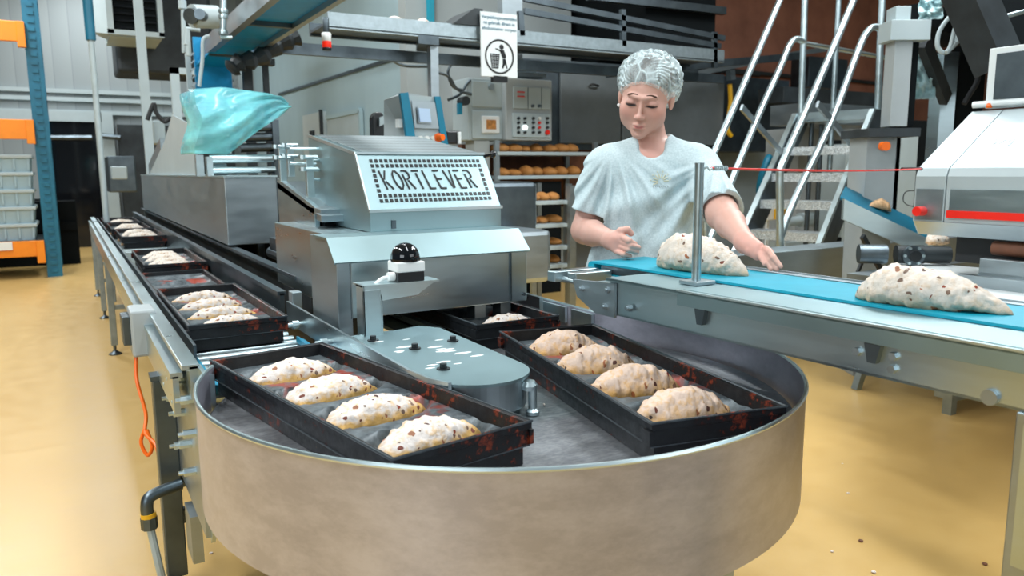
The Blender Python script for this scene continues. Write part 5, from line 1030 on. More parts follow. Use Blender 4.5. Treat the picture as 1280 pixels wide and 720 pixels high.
bm = B(); hexa(bm, [ond(1200, -30, 4.3), ond(1350, -30, 4.3), ond(1350, 85, 4.3), ond(1250, 90, 4.3)], [ond(1200, -30, 5.3), ond(1350, -30, 5.3), ond(1350, 85, 5.3), ond(1250, 90, 5.3)]); obj('hopper_body', bm, 'dark_void', ch)
bm = B(); cyl(bm, ond(1232, 27, 3.95), ond(1290, 12, 4.1), .012, 8); cyl(bm, ond(1255, 67, 3.95), ond(1290, 62, 4.0), .016, 8); cyl(bm, ond(1228, 15, 4.0), ond(1246, 22, 3.95), .012, 8); obj('tie_rod', bm, 'steel_bright', ch)
bm = B(); tube(bm, bez([ond(1196, 14, 4.2), ond(1186, 22, 4.2), ond(1174, 40, 4.2), ond(1172, 58, 4.2), ond(1180, 66, 4.2), ond(1190, 58, 4.2), ond(1197, 40, 4.2), ond(1198, 22, 4.2)]), .012); tube(bm, bez([ond(1198, 16, 4.15), ond(1194, 35, 4.15), ond(1188, 58, 4.15), ond(1184, 65, 4.15), ond(1205, 44, 4.15)]), .012); tag(obj('cable_loop', bm, 'cable_grey', smooth=True, loc=tuple(ond(1185, 40, 4.2))), 'grey cable loop hanging from the black hopper arm', 'cable')
def cloth(x0, x1, y0, y1, t):
    def f(u, v): return ond(x0+(x1-x0)*(u+(-.1+.2*noise.noise(Vector((v*3, 1, 0))))*v), y0+(y1-y0)*v, t+.12*noise.noise(Vector((u*4, v*5, 3))))
    return f
sheet(cloth(1150, 1180, -8, 24, 4.6), 16, 14, 'polythene_wrap', 'polythene_pale', 'crumpled pale polythene above the second column', 'plastic sheet')
sheet(cloth(1142, 1170, 60, 124, 4.95), 20, 30, 'polythene_wrap', 'polythene_pale', 'crumpled pale polythene hanging between the two grey columns', 'plastic sheet')
sheet(cloth(1196, 1222, 82, 124, 5.6), 14, 14, 'polythene_wrap', 'polythene_blue', 'bluish polythene scrap right of the second column', 'plastic sheet')
bm = B(); tube(bm, bez([ond(1222, 78, 5), ond(1222, 100, 5), ond(1212, 118, 5), ond(1205, 130, 5)]), .016); tube(bm, bez([ond(1226, 80, 5), ond(1218, 108, 5), ond(1206, 126, 5)]), .012); tag(obj('hose_bundle', bm, 'rubber', smooth=True, loc=tuple(ond(1222, 100, 5))), 'black hoses drooping beside the bluish polythene', 'hose')
# cabinet mass behind the stairs
mk = thing('switch_housing', 'pale machine housing panels right of the access stairs', 'machine', (6.2, 4.4, 0))
def wallq(px0, px1, py0, py1, y, nm, mat, root, d=.3, zb=None):
    a, c = ony(px0, py0, y), ony(px1, py1, y); bm = B(); box(bm, a.x, c.x, y, y+d, c.z if zb is None else zb, a.z, .004); return obj(nm, bm, mat, root)
def wq(px0, px1, py0, py1, y, nm, mat, label, cat, d=.3, zb=None):
    a, c = ony(px0, py0, y), ony(px1, py1, y); bm = B(); box(bm, a.x, c.x, y, y+d, c.z if zb is None else zb, a.z, .004); return tag(obj(nm, bm, mat, loc=((a.x+c.x)/2, y, c.z if zb is None else zb)), label, cat)
wallq(1093, 1118, 168, 300, 4.6, 'side_panel', 'painted_grey', mk, zb=0); wallq(1119, 1139, 168, 300, 4.6, 'door_panel', 'painted_light', mk, zb=0); wallq(1058, 1092, 180, 300, 4.75, 'rear_panel', 'painted_light', mk, zb=0)

bm = B(); tube(bm, bez([ony(1118, 170, 4.55), ony(1119, 200, 4.55), ony(1108, 255, 4.55), ony(1103, 262, 4.55)]), .008); obj('side_cable', bm, 'steel_dark', mk)
wq(1140, 1160, 150, 235, 4.8, 'black_cabinet', 'dark_void', 'black cabinet side between the pale housing and the divider', 'cabinet', zb=0)
wq(1010, 1100, 128, 158, 5.6, 'steel_box', 'steel_satin', 'long satin steel box behind the top treads of the stairs', 'box', .5)
wq(1000, 1062, 160, 300, 6.2, 'grey_machine', 'painted_grey', 'grey machine front seen through the stair treads', 'machine', .5, 0)
wq(980, 1110, 108, 135, 6.6, 'cable_cabinet', 'dark_machine', 'dark grey box behind the tops of the stair stringers', 'box', .4)
wq(1012, 1058, 70, 112, 7.2, 'meter_cabinet', 'steel_dark', 'grey-blue cabinet high behind the stairs', 'cabinet', .3)
wq(900, 985, 165, 340, 8.2, 'wall_cupboard', 'painted_light', 'light grey wall cupboard left of the stairs in the background', 'cupboard', .3, 0)
wq(857, 900, 145, 190, 7.9, 'notice_cabinet', 'painted_grey', 'grey cabinet with yellow notice behind the shoulder of the woman', 'cabinet', .3)
wq(866, 880, 157, 170, 7.85, 'notice', 'yellow_plastic', 'small yellow notice in the background beside the hair net', 'notice', .02)
wq(914, 955, 120, 165, 8.0, 'pipe_duct', 'dark_machine', 'dark slanting duct above the wall cupboard', 'duct', .2)
bm = B(); tube(bm, bez([ony(912, 105, 7.3), ony(913, 130, 7.3), ony(909, 160, 7.3), ony(914, 170, 7.3)]), .03); tag(obj('yellow_hose', bm, 'yellow_plastic', smooth=True, loc=tuple(ony(912, 130, 7.3))), 'yellow orange hose hanging left of the stairs', 'hose')
bm = B(); bar(bm, ony(870, 92, 7.0), ony(1000, 66, 7.0), .06, .06); bar(bm, ony(1000, 66, 7.0), ony(1030, 62, 7.0), .06, .06); bar(bm, ony(914, 100, 7.2), ony(913, 88, 7.2), .08, .08); tag(obj('rail_beam', bm, 'steel_satin', loc=tuple(ony(870, 92, 7.0))), 'light grey beam rising behind the stair handrails', 'beam')
# coil and fittings seen between the treads
bm = B(); q = ony(960, 225, 6.0); tube(bm, [q+Vector((.12*math.cos(a), .03*math.sin(a*2), .25*math.sin(a))) for a in np.linspace(0, 2*PI, 25)[:-1]], .035, 8, closed=True); tag(obj('hose_coil', bm, 'teal_dark', smooth=True, loc=tuple(q)), 'dark blue coiled hose behind the left stair stringer', 'hose')
def fit(px, py, y, w, h, d, mat, nm, label, cat):
    q = ony(px, py, y); bm = B(); box(bm, q.x-w, q.x+w, y, y+d, q.z-h, q.z+h, .006)
    if nm not in ('indicator_lamp', 'keypad'): box(bm, q.x-.015, q.x+.015, y+d*.4, y+d*.6, 0, q.z)
    tag(obj(nm, bm, mat, loc=tuple(q)), label, cat)
fit(1016, 190, 5.9, .16, .035, .2, 'painted_white', 'keypad', 'white keypad block seen between the upper stair treads', 'keypad')
fit(1030, 203, 5.85, .03, .05, .06, 'orange_plastic', 'indicator_lamp', 'small orange indicator seen between the stair treads', 'lamp')
fit(1045, 210, 5.6, .07, .3, .1, 'dark_void', 'black_post', 'black post behind the right half of the stair treads', 'post')
fit(983, 268, 5.0, .06, .05, .1, 'yellow_plastic', 'small_pump', 'yellow capped small pump below the stair treads', 'pump')
bm = B(); q = ony(1000, 275, 5.1); cyl(bm, q, q+Vector((.3, 0, 0)), .07, 16); cyl(bm, q+Vector((-.2, 0, -.02)), q, .045, 12); box(bm, q.x-.25, q.x-.2, 5.05, 5.15, q.z-.25, q.z+.1); box(bm, q.x-.3, q.x+.3, 5.0, 5.2, 0, q.z-.2); tag(obj('pump', bm, 'painted_light', smooth=True, loc=tuple(q)), 'pale pump body seen below the stair treads', 'pump')
fit(965, 262, 5.1, .05, .10, .1, 'painted_white', 'valve_block', 'whitish valve block left under the stair treads', 'valve')
fit(1040, 300, 4.3, .13, .018, .3, 'dark_void', 'black_table', 'small black table top right of the stair foot', 'table')
bm = B(); a = ony(1052, 320, 4.35); box(bm, a.x-.03, a.x+.03, 4.35, 4.4, 0, ony(1052, 303, 4.35).z); tag(obj('table_leg_post', bm, 'dark_machine', loc=(a.x, 4.35, 0)), 'dark post carrying the small black table', 'post')
bm = B(); tube(bm, bez([ony(1145, 238, 3.0), ony(1132, 240, 3.0), ony(1129, 250, 3.0), ony(1134, 256, 3.0), ony(1142, 258, 3.0)]), .003); tag(obj('thin_wire', bm, 'rubber', smooth=True, loc=tuple(ony(1130, 248, 3.0))), 'thin dark wire loop left of the white divider', 'wire')
wq(880, 1200, 323, 352, 3.4, 'low_platform', 'steel_satin', 'flat steel platform between the stairs and the teal belt', 'platform', .25, .55)
# far-left background clutter beyond the conveyor
def blob(px0, px1, py0, py1, y, mat, nm, label, cat, d=.4): 
    a, c = ony(px0, py0, y), ony(px1, py1, y); bm = B(); box(bm, a.x, c.x, y, y+d, c.z, a.z, .02); return tag(obj(nm, bm, mat, loc=tuple(c)), label, cat)
blob(133, 172, 195, 240, 13.5, 'steel_dark', 'far_machine', 'dim grey machine at the very end of the roller conveyor', 'machine', 1)
blob(138, 160, 208, 224, 12.8, 'painted_light', 'far_gauge_box', 'small pale box on the dim machine at the conveyor end', 'box', .2)
blob(-5, 60, 250, 330, 14.8, 'dark_void', 'shade_backdrop', 'dark recess standing in for shade behind the pallet rack', 'backdrop', .3)  # solid black block put in for the shade behind the rack
for i, (a_, c_) in enumerate((((62, 172), (115, 172)), ((128, 170), (150, 172)))): bm = B(); cyl(bm, ony(*a_, 15.7), ony(*c_, 15.7), .05, 8); tag(obj('wall_pipe', bm, 'steel_dark', smooth=True, loc=tuple(ony(*a_, 15.7))), ['pale horizontal pipe across the dark glazed opening at far left', 'short pale horizontal pipe right of the thin floor pipe'][i], 'pipe')
blob(190, 208, 150, 180, 9.6, 'painted_light', 'pale_hood', 'small pale box behind the far end of the trough', 'box', .3)
bm = B(); box(bm, -5, .12, 13.0, 13.5, 0, .92); box(bm, -5, .12, 12.95, 13.0, .5, .62); tag(obj('shade_block', bm, 'dark_void', loc=(-2, 13.2, 0)), 'long low black block standing in for shade behind the pallet rack at the far left', 'machine')  # added black block, stands in for the shadow where the floor ends
# ================================================================== THE WOMAN
import openvdb as vdb
WP = Vector((1.70, 2.03, 0)); WA = math.radians(39.9)
wer = Vector((math.cos(WA), -math.sin(WA), 0)); wea = Vector((math.sin(WA), math.cos(WA), 0))
def wl(px, py, ly):   # sight line met with an upright plane through the woman, in her own frame
    d = ray(px, py); t = ((WP-CAM).dot(wea)+ly)/d.dot(wea); p = CAM+d*t-WP; return np.array((p.dot(wer), ly, p.z))
wm = thing('person', 'woman in a pale grey T-shirt and white hair net reaching over the teal belt', 'person', tuple(WP), -WA)
class Field:
    def __init__(s, lo, hi, vox):
        s.lo = np.array(lo, float); s.v = vox; s.n = np.ceil((np.array(hi)-s.lo)/vox).astype(int)+1; s.a = np.full(tuple(s.n), .06, np.float32)
    def box(s, lo, hi, pad):
        i0 = np.maximum(0, np.floor((np.array(lo)-pad-s.lo)/s.v).astype(int)); i1 = np.minimum(s.n, np.ceil((np.array(hi)+pad-s.lo)/s.v).astype(int)+1)
        if np.any(i1 <= i0): return None
        sl = tuple(slice(a, b) for a, b in zip(i0, i1)); g = [(np.arange(a, b)*s.v+o).astype(np.float32) for a, b, o in zip(i0, i1, s.lo)]
        return sl, np.meshgrid(*g, indexing='ij')
    def put(s, sl, d, k, op):
        A = s.a[sl]
        if op == 'u': h = np.clip(.5+.5*(A-d)/k, 0, 1); s.a[sl] = A*(1-h)+d*h-k*h*(1-h)
        elif op == 's': h = np.clip(.5-.5*(A+d)/k, 0, 1); s.a[sl] = A*(1-h)-d*h+k*h*(1-h)
        elif op == 'i': s.a[sl] = np.maximum(A, d)
    def cap(s, a, b, ra, rb, k=.015, op='u'):
        a, b = np.array(a, float), np.array(b, float); r = max(ra, rb); q = s.box(np.minimum(a, b)-r, np.maximum(a, b)+r, .05)
        if q is None: return
        sl, (X, Y, Z) = q; d = b-a; L = d@d+1e-12
        t = np.clip(((X-a[0])*d[0]+(Y-a[1])*d[1]+(Z-a[2])*d[2])/L, 0, 1)
        D = np.sqrt((X-a[0]-t*d[0])**2+(Y-a[1]-t*d[1])**2+(Z-a[2]-t*d[2])**2)-(ra+(rb-ra)*t); s.put(sl, D, k, op)
    def ell(s, c, r, k=.02, op='u', R=None):
        c = np.array(c, float); r = np.array(r, float); m = r.max(); q = s.box(c-m, c+m, .05)
        if q is None: return
        sl, (X, Y, Z) = q; P = np.stack([X-c[0], Y-c[1], Z-c[2]], -1)
        if R is not None: P = P@R
        k0 = np.sqrt(((P/r)**2).sum(-1))+1e-9; k1 = np.sqrt(((P/(r*r))**2).sum(-1))+1e-9; s.put(sl, k0*(k0-1)/k1, k, op)
    def plane(s, fn, lo, hi):
        q = s.box(lo, hi, 0)
        if q: sl, G = q; s.a[sl] = np.maximum(s.a[sl], fn(*G))
    def add(s, fn, lo, hi):
        q = s.box(lo, hi, 0)
        if q: sl, G = q; s.a[sl] += fn(*G)
    def mesh(s, name, mat, parent, adapt=.0, smooth_it=1):
        g = vdb.FloatGrid(.06); g.copyFromArray(np.ascontiguousarray(np.clip(s.a, -.06, .06))); p, t, q = g.convertToPolygons(0.0, adapt)
        p = p*s.v+s.lo; faces = [tuple(int(v) for v in f) for f in q]+[tuple(int(v) for v in f) for f in t]
        me = bpy.data.meshes.new(name); me.from_pydata([tuple(v) for v in p], [], faces); me.update()
        b = B(); b.from_mesh(me)
        if smooth_it: 
            for _ in range(smooth_it): bmesh.ops.smooth_vert(b, verts=b.verts, factor=.4, use_axis_x=True, use_axis_y=True, use_axis_z=True)
        # keep the outward side outward
        c = sum((f.calc_center_median().dot(f.normal)*f.calc_area() for f in b.faces)); 
        if c < 0: bmesh.ops.reverse_faces(b, faces=b.faces)
        b.to_mesh(me); b.free(); me.materials.append(M[mat])
        for f in me.polygons: f.use_smooth = True
        o = bpy.data.objects.new(name, me); COL.objects.link(o); o.parent = parent; return o
# head frame
HS = 1.06
def rotm(ax, a): return np.array(Matrix.Rotation(a, 3, ax))
HR = rotm('Y', math.radians(8)) @ rotm('Z', math.radians(-6)) @ rotm('X', math.radians(22))
HO = np.array((-.010, -.012, 1.566))
HV = np.array((1.08, 1.10, 1.0))
def H(x, y, z): return HO + HR @ (np.array((x, y, z))*HV)
def toH(P): return ((P-HO)@HR)/HV
def he(f, c, r, k, op='u', extra=None):
    R = HR if extra is None else HR@extra; f.ell(H(*c), np.array(r)*HV, k*HS, op, R)
def hc_(f, a, b, ra, rb, k, op='u'): f.cap(H(*a), H(*b), ra*HS, rb*HS, k*HS, op)
bf = Field((-.36, -.72, .84), (.46, .18, 1.74), .0026)
he(bf, (0, .018, .028), (.075, .093, .080), .02)
he(bf, (0, -.024, -.028), (.063, .067, .086), .03)
he(bf, (0, -.040, -.083), (.040, .046, .038), .03)
he(bf, (0, -.078, -.110), (.019, .015, .015), .022)
for s in (-1, 1):
    he(bf, (s*.040, -.058, -.036), (.024, .024, .024), .03); he(bf, (s*.045, -.026, -.070), (.018, .03, .026), .03)
    he(bf, (s*.031, -.101, -.001), (.019, .014, .0105), .012, 's')
    he(bf, (s*.031, -.0795, -.004), (.0165, .0135, .012), .006)
    hc_(bf, (s*.008, -.090, .014), (s*.042, -.080, .019), .006, .005, .012)
    he(bf, (s*.078, .012, -.018), (.009, .020, .031), .008)
    he(bf, (s*.0100, -.101, -.0455), (.0068, .009, .0065), .007)
hc_(bf, (0, -.088, .008), (0, -.109, -.038), .0048, .0068, .009); he(bf, (0, -.111, -.042), (.0082, .0085, .0075), .007)
hc_(bf, (-.015, -.0905, -.0745), (0, -.0985, -.0705), .0035, .0052, .006); hc_(bf, (.015, -.0905, -.0745), (0, -.0985, -.0705), .0035, .0052, .006)
hc_(bf, (-.013, -.0900, -.0830), (.013, -.0900, -.0830), .0055, .0055, .008); he(bf, (0, -.0945, -.0830), (.013, .0055, .0055), .006)
hc_(bf, (-.021, -.0945, -.0775), (.021, -.0945, -.0775), .0012, .0012, .003, 's')
he(bf, (0, -.0955, -.0965), (.014, .008, .005), .008, 's')
# neck and trunk
nb = np.array((.014, .045, 1.37)); bf.cap(H(0, .040, -.06), nb, .048, .056, .02)
bf.cap((-.045, .03, 1.35), (.075, .03, 1.35), .06, .06, .04)
for s in (-1, 1): bf.cap(nb+np.array((s*.012, -.055, -.045)), H(s*.045, .02, -.055), .008, .009, .02)
bf.cap((-.13, .03, 1.335), (.145, .02, 1.33), .055, .055, .05); bf.ell((.008, .04, 1.20), (.135, .085, .20), .05); bf.ell((.0, .05, .98), (.140, .095, .16), .06)
# right arm (left in the picture): bent, hand loosely curled over the belt end
S1 = np.array((-.165, .03, 1.33)); E1 = wl(731, 288, .03); W1 = wl(763, 299, -.25)
bf.cap(S1, E1, .048, .044, .03); mid = (E1*.65+W1*.35); bf.cap(E1, mid, .045, .041, .02); bf.cap(mid, W1, .041, .0265, .02)
def finger(f, pts, rs, k=.0025):
    for (a, b), (ra, rb) in zip(zip(pts, pts[1:]), zip(rs, rs[1:])): f.cap(a, b, ra, rb, k)
P_ = wl(773, 304, -.285)
bf.cap(W1, P_+np.array((0, .0, .012)), .026, .023, .015); bf.cap(W1+np.array((0, 0, -.006)), P_+np.array((-.002, .0, -.014)), .024, .020, .015)
FN1 = [((777, 296), (786, 301), (793, 305)), ((775, 302), (788, 307), (798, 309.5)), ((773, 308), (786, 312), (796, 315)), ((770, 314), (779, 318), (787, 320))]
for i, (a, b, c) in enumerate(FN1):
    k0 = wl(*a, -.295); k1 = wl(*b, -.325); k2 = wl(*c, -.305); k3 = k2+np.array((-.006, .018, -.004)); r_ = .0098-.0006*i
    finger(bf, (k0, k1, k2, k3), (r_+.001, r_, r_*.88, r_*.75))
t0_, t1_, t2_, t3_ = wl(766, 296, -.27), wl(776, 289, -.285), wl(784, 287, -.29), wl(789, 292, -.285); finger(bf, (t0_, t1_, t2_, t3_), (.013, .0115, .0105, .009), .006)
# left arm (right in the picture): reaching forward, open hand above the belt
S2 = np.array((.185, .01, 1.325)); E2 = wl(903, 268, -.20); W2 = wl(931, 302, -.43)
bf.cap(S2, E2, .050, .047, .03); m2 = E2*.62+W2*.38; bf.cap(E2, m2, .0465, .041, .02); bf.cap(m2, W2, .041, .0265, .02)
K2 = wl(951, 317, -.495)
bf.cap(W2, wl(947, 310, -.48), .0265, .019, .014); bf.cap(W2+np.array((0, 0, -.008)), wl(948, 318, -.49), .024, .016, .014); bf.ell(wl(935, 307, -.45), (.020, .026, .022), .01)
FN2 = [((948, 316), (953, 323), (956, 330), .0), ((952, 315), (959, 326), (964, 336), -.01), ((955, 313), (964, 325), (971, 336.5), -.02), ((957, 311), (967, 322), (976, 333), -.03)]
for i, (a, b, c, dy) in enumerate(FN2):
    k0, k1, k2 = wl(*a, -.485+dy*.6), wl(*b, -.515+dy), wl(*c, -.535+dy); r_ = .0096-.0005*abs(i-1)
    finger(bf, (k0, (k0+k1)/2+np.array((0, 0, .004)), k1, k2), (r_+.0015, r_+.0005, r_*.95, r_*.72))
finger(bf, (wl(930, 305, -.45), wl(937, 314, -.475), wl(946, 321, -.49)), (.012, .0105, .0085), .006)
body = bf.mesh('body', 'skin', wm)
me = body.data; N = len(me.vertices); co = np.empty(N*3); me.vertices.foreach_get('co', co); co = co.reshape(-1, 3); hcx = toH(co)
base = np.array((.62, .365, .295)); colr = np.tile(base, (N, 1))
def blend(w, c): global colr; w = np.clip(w, 0, 1)[:, None]; colr = colr*(1-w)+np.array(c)*w
def gau(c, r): d = (hcx-np.array(c))/np.array(r); return np.exp(-(d*d).sum(1))
front = hcx[:, 1] < -.03
for s in (-1, 1):
    blend(gau((s*.045, -.07, -.035), (.024, .04, .022))*.38, (.78, .30, .25)); blend(gau((s*.03, -.10, .003), (.02, .03, .011))*.5, (.40, .20, .17))
    d = (hcx-np.array((s*.031, -.093, -.0095)))/np.array((.0172, .03, .0046)); d[:, 2] += (d[:, 0]**2)*.5; blend(np.clip(1.6-(d*d).sum(1), 0, 1)*front, (.035, .018, .014))
    bx = (hcx[:, 0]*s-.033)/.020; bz = (hcx[:, 2]-(.0215+.0035*(1-bx**2)+.0025*bx))/(.0032-.0010*bx); blend(np.clip(1.3-(bx**4+bz**2), 0, 1)*0*front*(hcx[:, 1] < -.05), (.04, .02, .016))
    blend(gau((s*.0065, -.112, -.051), (.004, .012, .0025))*.8, (.2, .07, .06))
lip = gau((0, -.098, -.0775), (.0195, .02, .0088)); blend(np.clip((lip-.42)*4, 0, 1)*.85*front, (.60, .20, .18)); blend(gau((0, -.098, -.0775), (.021, .03, .0018))*.8*front, (.2, .05, .05))
blend(gau((0, -.115, -.042), (.011, .012, .01))*.3, (.78, .34, .28))
blend(np.clip((np.array(P_)[2]+.04-np.abs(co[:, 2]-P_[2])-.0)*0, 0, 1), base)
for c in (P_, K2, wl(935, 305, -.45)): d = np.linalg.norm(co-c, axis=1); blend(np.exp(-(d/.045)**2)*.35, (.74, .30, .25))
blend(np.exp(-(np.linalg.norm(co-np.array((.0, -.03, 1.34)), axis=1)/.06)**2)*.4, (.76, .33, .28))
ca = me.color_attributes.new('tone', 'FLOAT_COLOR', 'POINT'); ca.data.foreach_set('color', np.c_[colr, np.ones(N)].astype(np.float32).ravel())
from mathutils.bvhtree import BVHTree
fb_ = B(); fb_.from_mesh(me); fbv = BVHTree.FromBMesh(fb_); fdir = Vector(tuple(HR@np.array((0, 1, 0))))
def onface(x, z, off=.0006):
    h = fbv.ray_cast(Vector(tuple(H(x, -.20, z))), fdir); return h[0]-fdir*off if h[0] is not None else Vector(tuple(H(x, -.1, z)))
for s_ in (-1, 1):
    bm = B(); n_ = 9; tube(bm, [onface(s_*(.0125+.030*k/n_), .0228-.0022*(k/n_)+.0022*math.sin(k/n_*PI)) for k in range(n_+1)], [.0010+.0022*math.sin(PI*min(1, .25+.75*(1-k/n_))) for k in range(n_+1)], 6); obj('eyebrow', bm, 'brow_hair', body, smooth=True, world=False)
    bm = B(); tube(bm, [onface(s_*(.0165+.030*k/n_), -.0080-.0040*math.sin(PI*k/n_)-.0015*k/n_) for k in range(n_+1)], [.0008+.0012*math.sin(PI*k/n_) for k in range(n_+1)], 6); obj('eyelashes', bm, 'black_plastic', body, smooth=True, world=False)
fb_.free()
# hair under the net
hf = Field(H(0, 0, 0)-.2, H(0, 0, 0)+.2, .004)
he(hf, (0, .022, .033), (.081, .098, .082), .01); he(hf, (0, .075, -.02), (.06, .05, .06), .04)
q = hf.box(HO-.2, HO+.2, 0); sl, G = q; P = toH(np.stack(G, -1)); hf.a[sl] = np.maximum(hf.a[sl], (-(P[..., 2]-(.063+1.05*(-.072-P[..., 1])*-1*-1)))*.6)
hair = hf.mesh('hair', 'hair', wm)
# hair net: puffed cap, pleated towards the front
nf_ = Field(HO-.22, HO+.24, .0032)
he(nf_, (.002, .033, .043), (.098, .114, .088), .01); he(nf_, (.01, .085, -.015), (.080, .060, .062), .04)
q = nf_.box(HO-.22, HO+.24, 0); sl, G = q; P = toH(np.stack(G, -1)); x, y, z = P[..., 0], P[..., 1], P[..., 2]
ang = np.arctan2(x, z-.075+.3*(y+.085)); rad = np.sqrt(x*x+(z-.07)**2+(y+.07)**2)
nf_.a[sl] += .0028*np.sin(ang*26+9*np.sin(rad*50))*np.clip(rad*14, .3, 1)+.0022*np.sin(x*150+z*90)*np.sin(y*120)
nf_.a[sl] = np.maximum(nf_.a[sl], (-(z-(.060-1.12*(y+.078)-.9*np.abs(x)**1.2*.18)))*.66)
net = nf_.mesh('hair_net', 'hair_net', wm, label=None) if False else nf_.mesh('hair_net', 'hair_net', wm)
net['label'] = 'white crinkled disposable hair net'
# pearl ear stud
bm = B(); bmesh.ops.create_uvsphere(bm, u_segments=10, v_segments=8, radius=.006, matrix=Matrix.Translation(tuple(H(-.080, -.004, -.046)))); obj('ear_stud', bm, 'white_plastic', wm, smooth=True, world=False)
# T-shirt
sf = Field((-.36, -.36, .76), (.40, .22, 1.50), .0032)
sf.cap((-.115, .03, 1.335), (.135, .02, 1.335), .068, .068, .05); sf.cap((-.10, .035, 1.345), (.000, .04, 1.400), .055, .045, .04); sf.cap((.12, .03, 1.345), (.035, .04, 1.400), .055, .045, .04); sf.ell((.008, .025, 1.20), (.165, .115, .20), .06)
sf.ell((.0, .03, 1.02), (.160, .125, .17), .08); sf.cap((-.075, .04, .95), (.06, .04, .95), .125, .125, .06); sf.cap((-.07, .04, .80), (.06, .04, .80), .132, .132, .05)
SL1 = S1+(E1-S1)*.66; sf.cap(S1+np.array((.01, 0, .0)), SL1+np.array((0, 0, -.01)), .062, .070, .035); 
SL2 = S2+(E2-S2)*.90; sf.cap(S2+np.array((-.01, 0, 0)), SL2+(E2-S2)*.12, .064, .070, .04)
# folds: shallow drapes radiating from shoulders and bust
def folds(X, Y, Z):
    fr = np.clip((.06-Y)/.08, 0, 1)
    u = (X+.02)+(Z-1.05)*.50; w = (X-.03)-(Z-1.1)*.55
    amp = np.clip((1.36-Z)/.12, 0, 1)
    th1 = np.arctan2(X+.12, 1.40-Z); r1 = np.sqrt((X+.12)**2+(1.40-Z)**2)      # drapes fanning from the right shoulder
    th2 = np.arctan2(1.36-Z, .21-X); r2 = np.sqrt((X-.21)**2+(1.36-Z)**2)      # and from the reaching arm
    wd = 1/(1+np.exp(-(X-.02-.35*(Z-1.15))/.02))
    f1 = np.sin(th1*17+2.0*r1*6)+.5*np.sin(th1*31+r1*20); f2 = np.sin(th2*13+1.5*np.sin(r2*14))+.45*np.sin(th2*27+r2*17)
    d = .0085*(f1*(1-wd)*np.clip(r1/.12, 0, 1)+f2*wd*np.clip(r2/.10, 0, 1)) + .0022*np.sin(Z*46+X*20+2*np.sin(X*30))
    big = .012*np.exp(-((Z-1.225-.25*X)/.035)**2)*np.exp(-((X+.05)/.10)**2) - .012*np.exp(-((Z-1.17-.9*(X-.02))/.035)**2)*np.exp(-((X-.02)/.10)**2)
    return -(d*amp*fr+d*.35*(1-fr)+big*fr)
sf.add(folds, (-.4, -.4, .7), (.45, .25, 1.5))
sf.plane(lambda X, Y, Z: .80-Z+.01*np.sin(X*20), (-.4, -.4, .7), (.4, .25, .86))
# sleeve openings
def cut_sleeve(c, d, r):
    d = d/np.linalg.norm(d); c = np.array(c)
    def f(X, Y, Z): t = (X-c[0])*d[0]+(Y-c[1])*d[1]+(Z-c[2])*d[2]; q = np.sqrt((X-c[0])**2+(Y-c[1])**2+(Z-c[2])**2); return np.where(q < .105, t, -1)
    sf.plane(f, c-.11, c+.11); sf.cap(c-d*.0, c+d*.08, r-.004, r+.004, .004, 's')
A1 = SL1-S1; A2 = SL2-S2; cut_sleeve(SL1+np.array((0, 0, -.012)), A1+np.array((-.01, 0, 0)), .056); cut_sleeve(SL2, A2, .060)
# neck opening
sf.cap(np.array((.012, -.055, 1.408)), np.array((.018, .0, 1.52)), .052, .080, .006, 's'); sf.cap(np.array((.016, .03, 1.425)), np.array((.018, .03, 1.52)), .052, .062, .006, 's')
shirt = sf.mesh('t_shirt', 'shirt_fabric', wm)
# chest emblem: small sunburst with a line of lettering under it
ce = wl(826, 227, -.118)
def onshirt(u, v):
    return Vector((ce[0]+u, 0, ce[2]+v))
from mathutils.bvhtree import BVHTree
sb = B(); sb.from_mesh(shirt.data); bv = BVHTree.FromBMesh(sb)
def drop(u, v, off=.0012):
    h = bv.ray_cast(Vector((ce[0]+u, -.5, ce[2]+v)), Vector((0, 1, 0)))
    return (h[0]+Vector((0, -off, 0))) if h[0] is not None else Vector((ce[0]+u, -.13, ce[2]+v))
bm = B()
for k in range(9):
    a = math.radians(-20+k*25+25); p0 = drop(.010*math.cos(a), .010*math.sin(a)); p1 = drop(.026*math.cos(a), .026*math.sin(a)); tube(bm, [p0, p1], .0016, 5)
for k in range(6): a = math.radians(10+k*32); p0 = drop(.030*math.cos(a), .030*math.sin(a)); p1 = drop(.034*math.cos(a+.1), .034*math.sin(a+.1)); tube(bm, [p0, p1], .0013, 5)
obj('chest_emblem', bm, 'yellow_print', shirt, world=False, label='faint golden sunburst emblem on the chest')
bm = B()
for k in range(8): u = -.024+k*.0065; tube(bm, [drop(u, -.016+.003*(k % 2)), drop(u+.0035, -.021+.002*(k % 3))], .0011, 5)
obj('emblem_lettering', bm, 'grey_plastic', shirt, world=False); sb.free()
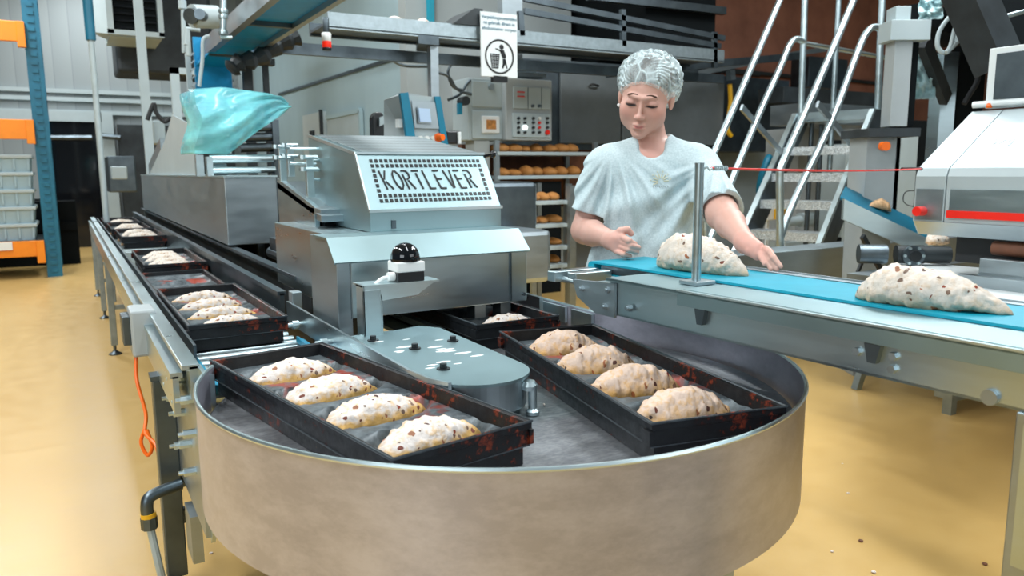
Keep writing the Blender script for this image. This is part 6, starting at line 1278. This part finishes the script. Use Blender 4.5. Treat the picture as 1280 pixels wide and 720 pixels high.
# trousers and shoes
tf = Field((-.24, -.16, .02), (.24, .24, 1.0), .006)
tf.cap((-.06, .045, .88), (.06, .045, .88), .115, .115, .05)
for s in (-1, 1): tf.cap((s*.085, .04, .86), (s*.10, .02, .50), .09, .065, .03); tf.cap((s*.10, .02, .50), (s*.10, .05, .10), .064, .052, .02)
tr_ = tf.mesh('trousers', 'white_cloth', wm)
for s in (-1, 1):
    f_ = Field((s*.10-.09, -.2, -.02), (s*.10+.09, .16, .16), .005); f_.cap((s*.10, .06, .05), (s*.115, -.11, .035), .045, .038, .03); f_.cap((s*.10, .05, .04), (s*.10, .05, .11), .045, .04, .03); f_.plane(lambda X, Y, Z: .0-Z, (-.3, -.3, -.1), (.3, .3, .2)); f_.mesh('shoe', 'shoe_white', wm)

# ================================================================== LIGHT
w = bpy.data.worlds.new('world'); SC.world = w; w.use_nodes = True; bg = w.node_tree.nodes['Background']; bg.inputs[0].default_value = (.62, .80, .88, 1); bg.inputs[1].default_value = .2
def area(name, loc, sx, sy, power, col=(.93, .98, 1), rot=(0, 0, 0)):
    l = bpy.data.lights.new(name, 'AREA'); l.shape = 'RECTANGLE'; l.size = sx; l.size_y = sy; l.energy = power; l.color = col
    o = bpy.data.objects.new(name, l); COL.objects.link(o); o.location = loc; o.rotation_euler = rot; return o
for i, (x, y, e) in enumerate(((-1.5, 2.0, 250), (1.2, .6, 90), (-1.5, 6.5, 170), (1.6, 5.0, 70), (-1.0, 11, 220), (4.2, 1.6, 170), (5.0, 3.2, 150), (7.0, 3.5, 110), (2.6, 7.2, 90), (.5, 14, 160))):  # unseen overhead lamps; one near the stairs is added to brighten them
    area('ceiling_and_fill_lamp_%d' % i, (x, y, 4.7), .45, 2.6, e*1.25)
# unseen area lights added behind the camera for highlights and side light
area('added_light_left', (-4.5, -2.5, 3.2), 4, 2.2, 260, (.86, .95, 1), (math.radians(62), 0, math.radians(-48)))
area('added_light_rear', (4.5, -4.0, 3.4), 4, 2, 160, (.90, .97, 1), (math.radians(60), 0, math.radians(25)))
vs = SC.view_settings; vs.view_transform = 'Standard'; vs.look = 'None'; vs.gamma = 1; vs.use_curve_mapping = False; vs.exposure = -.65
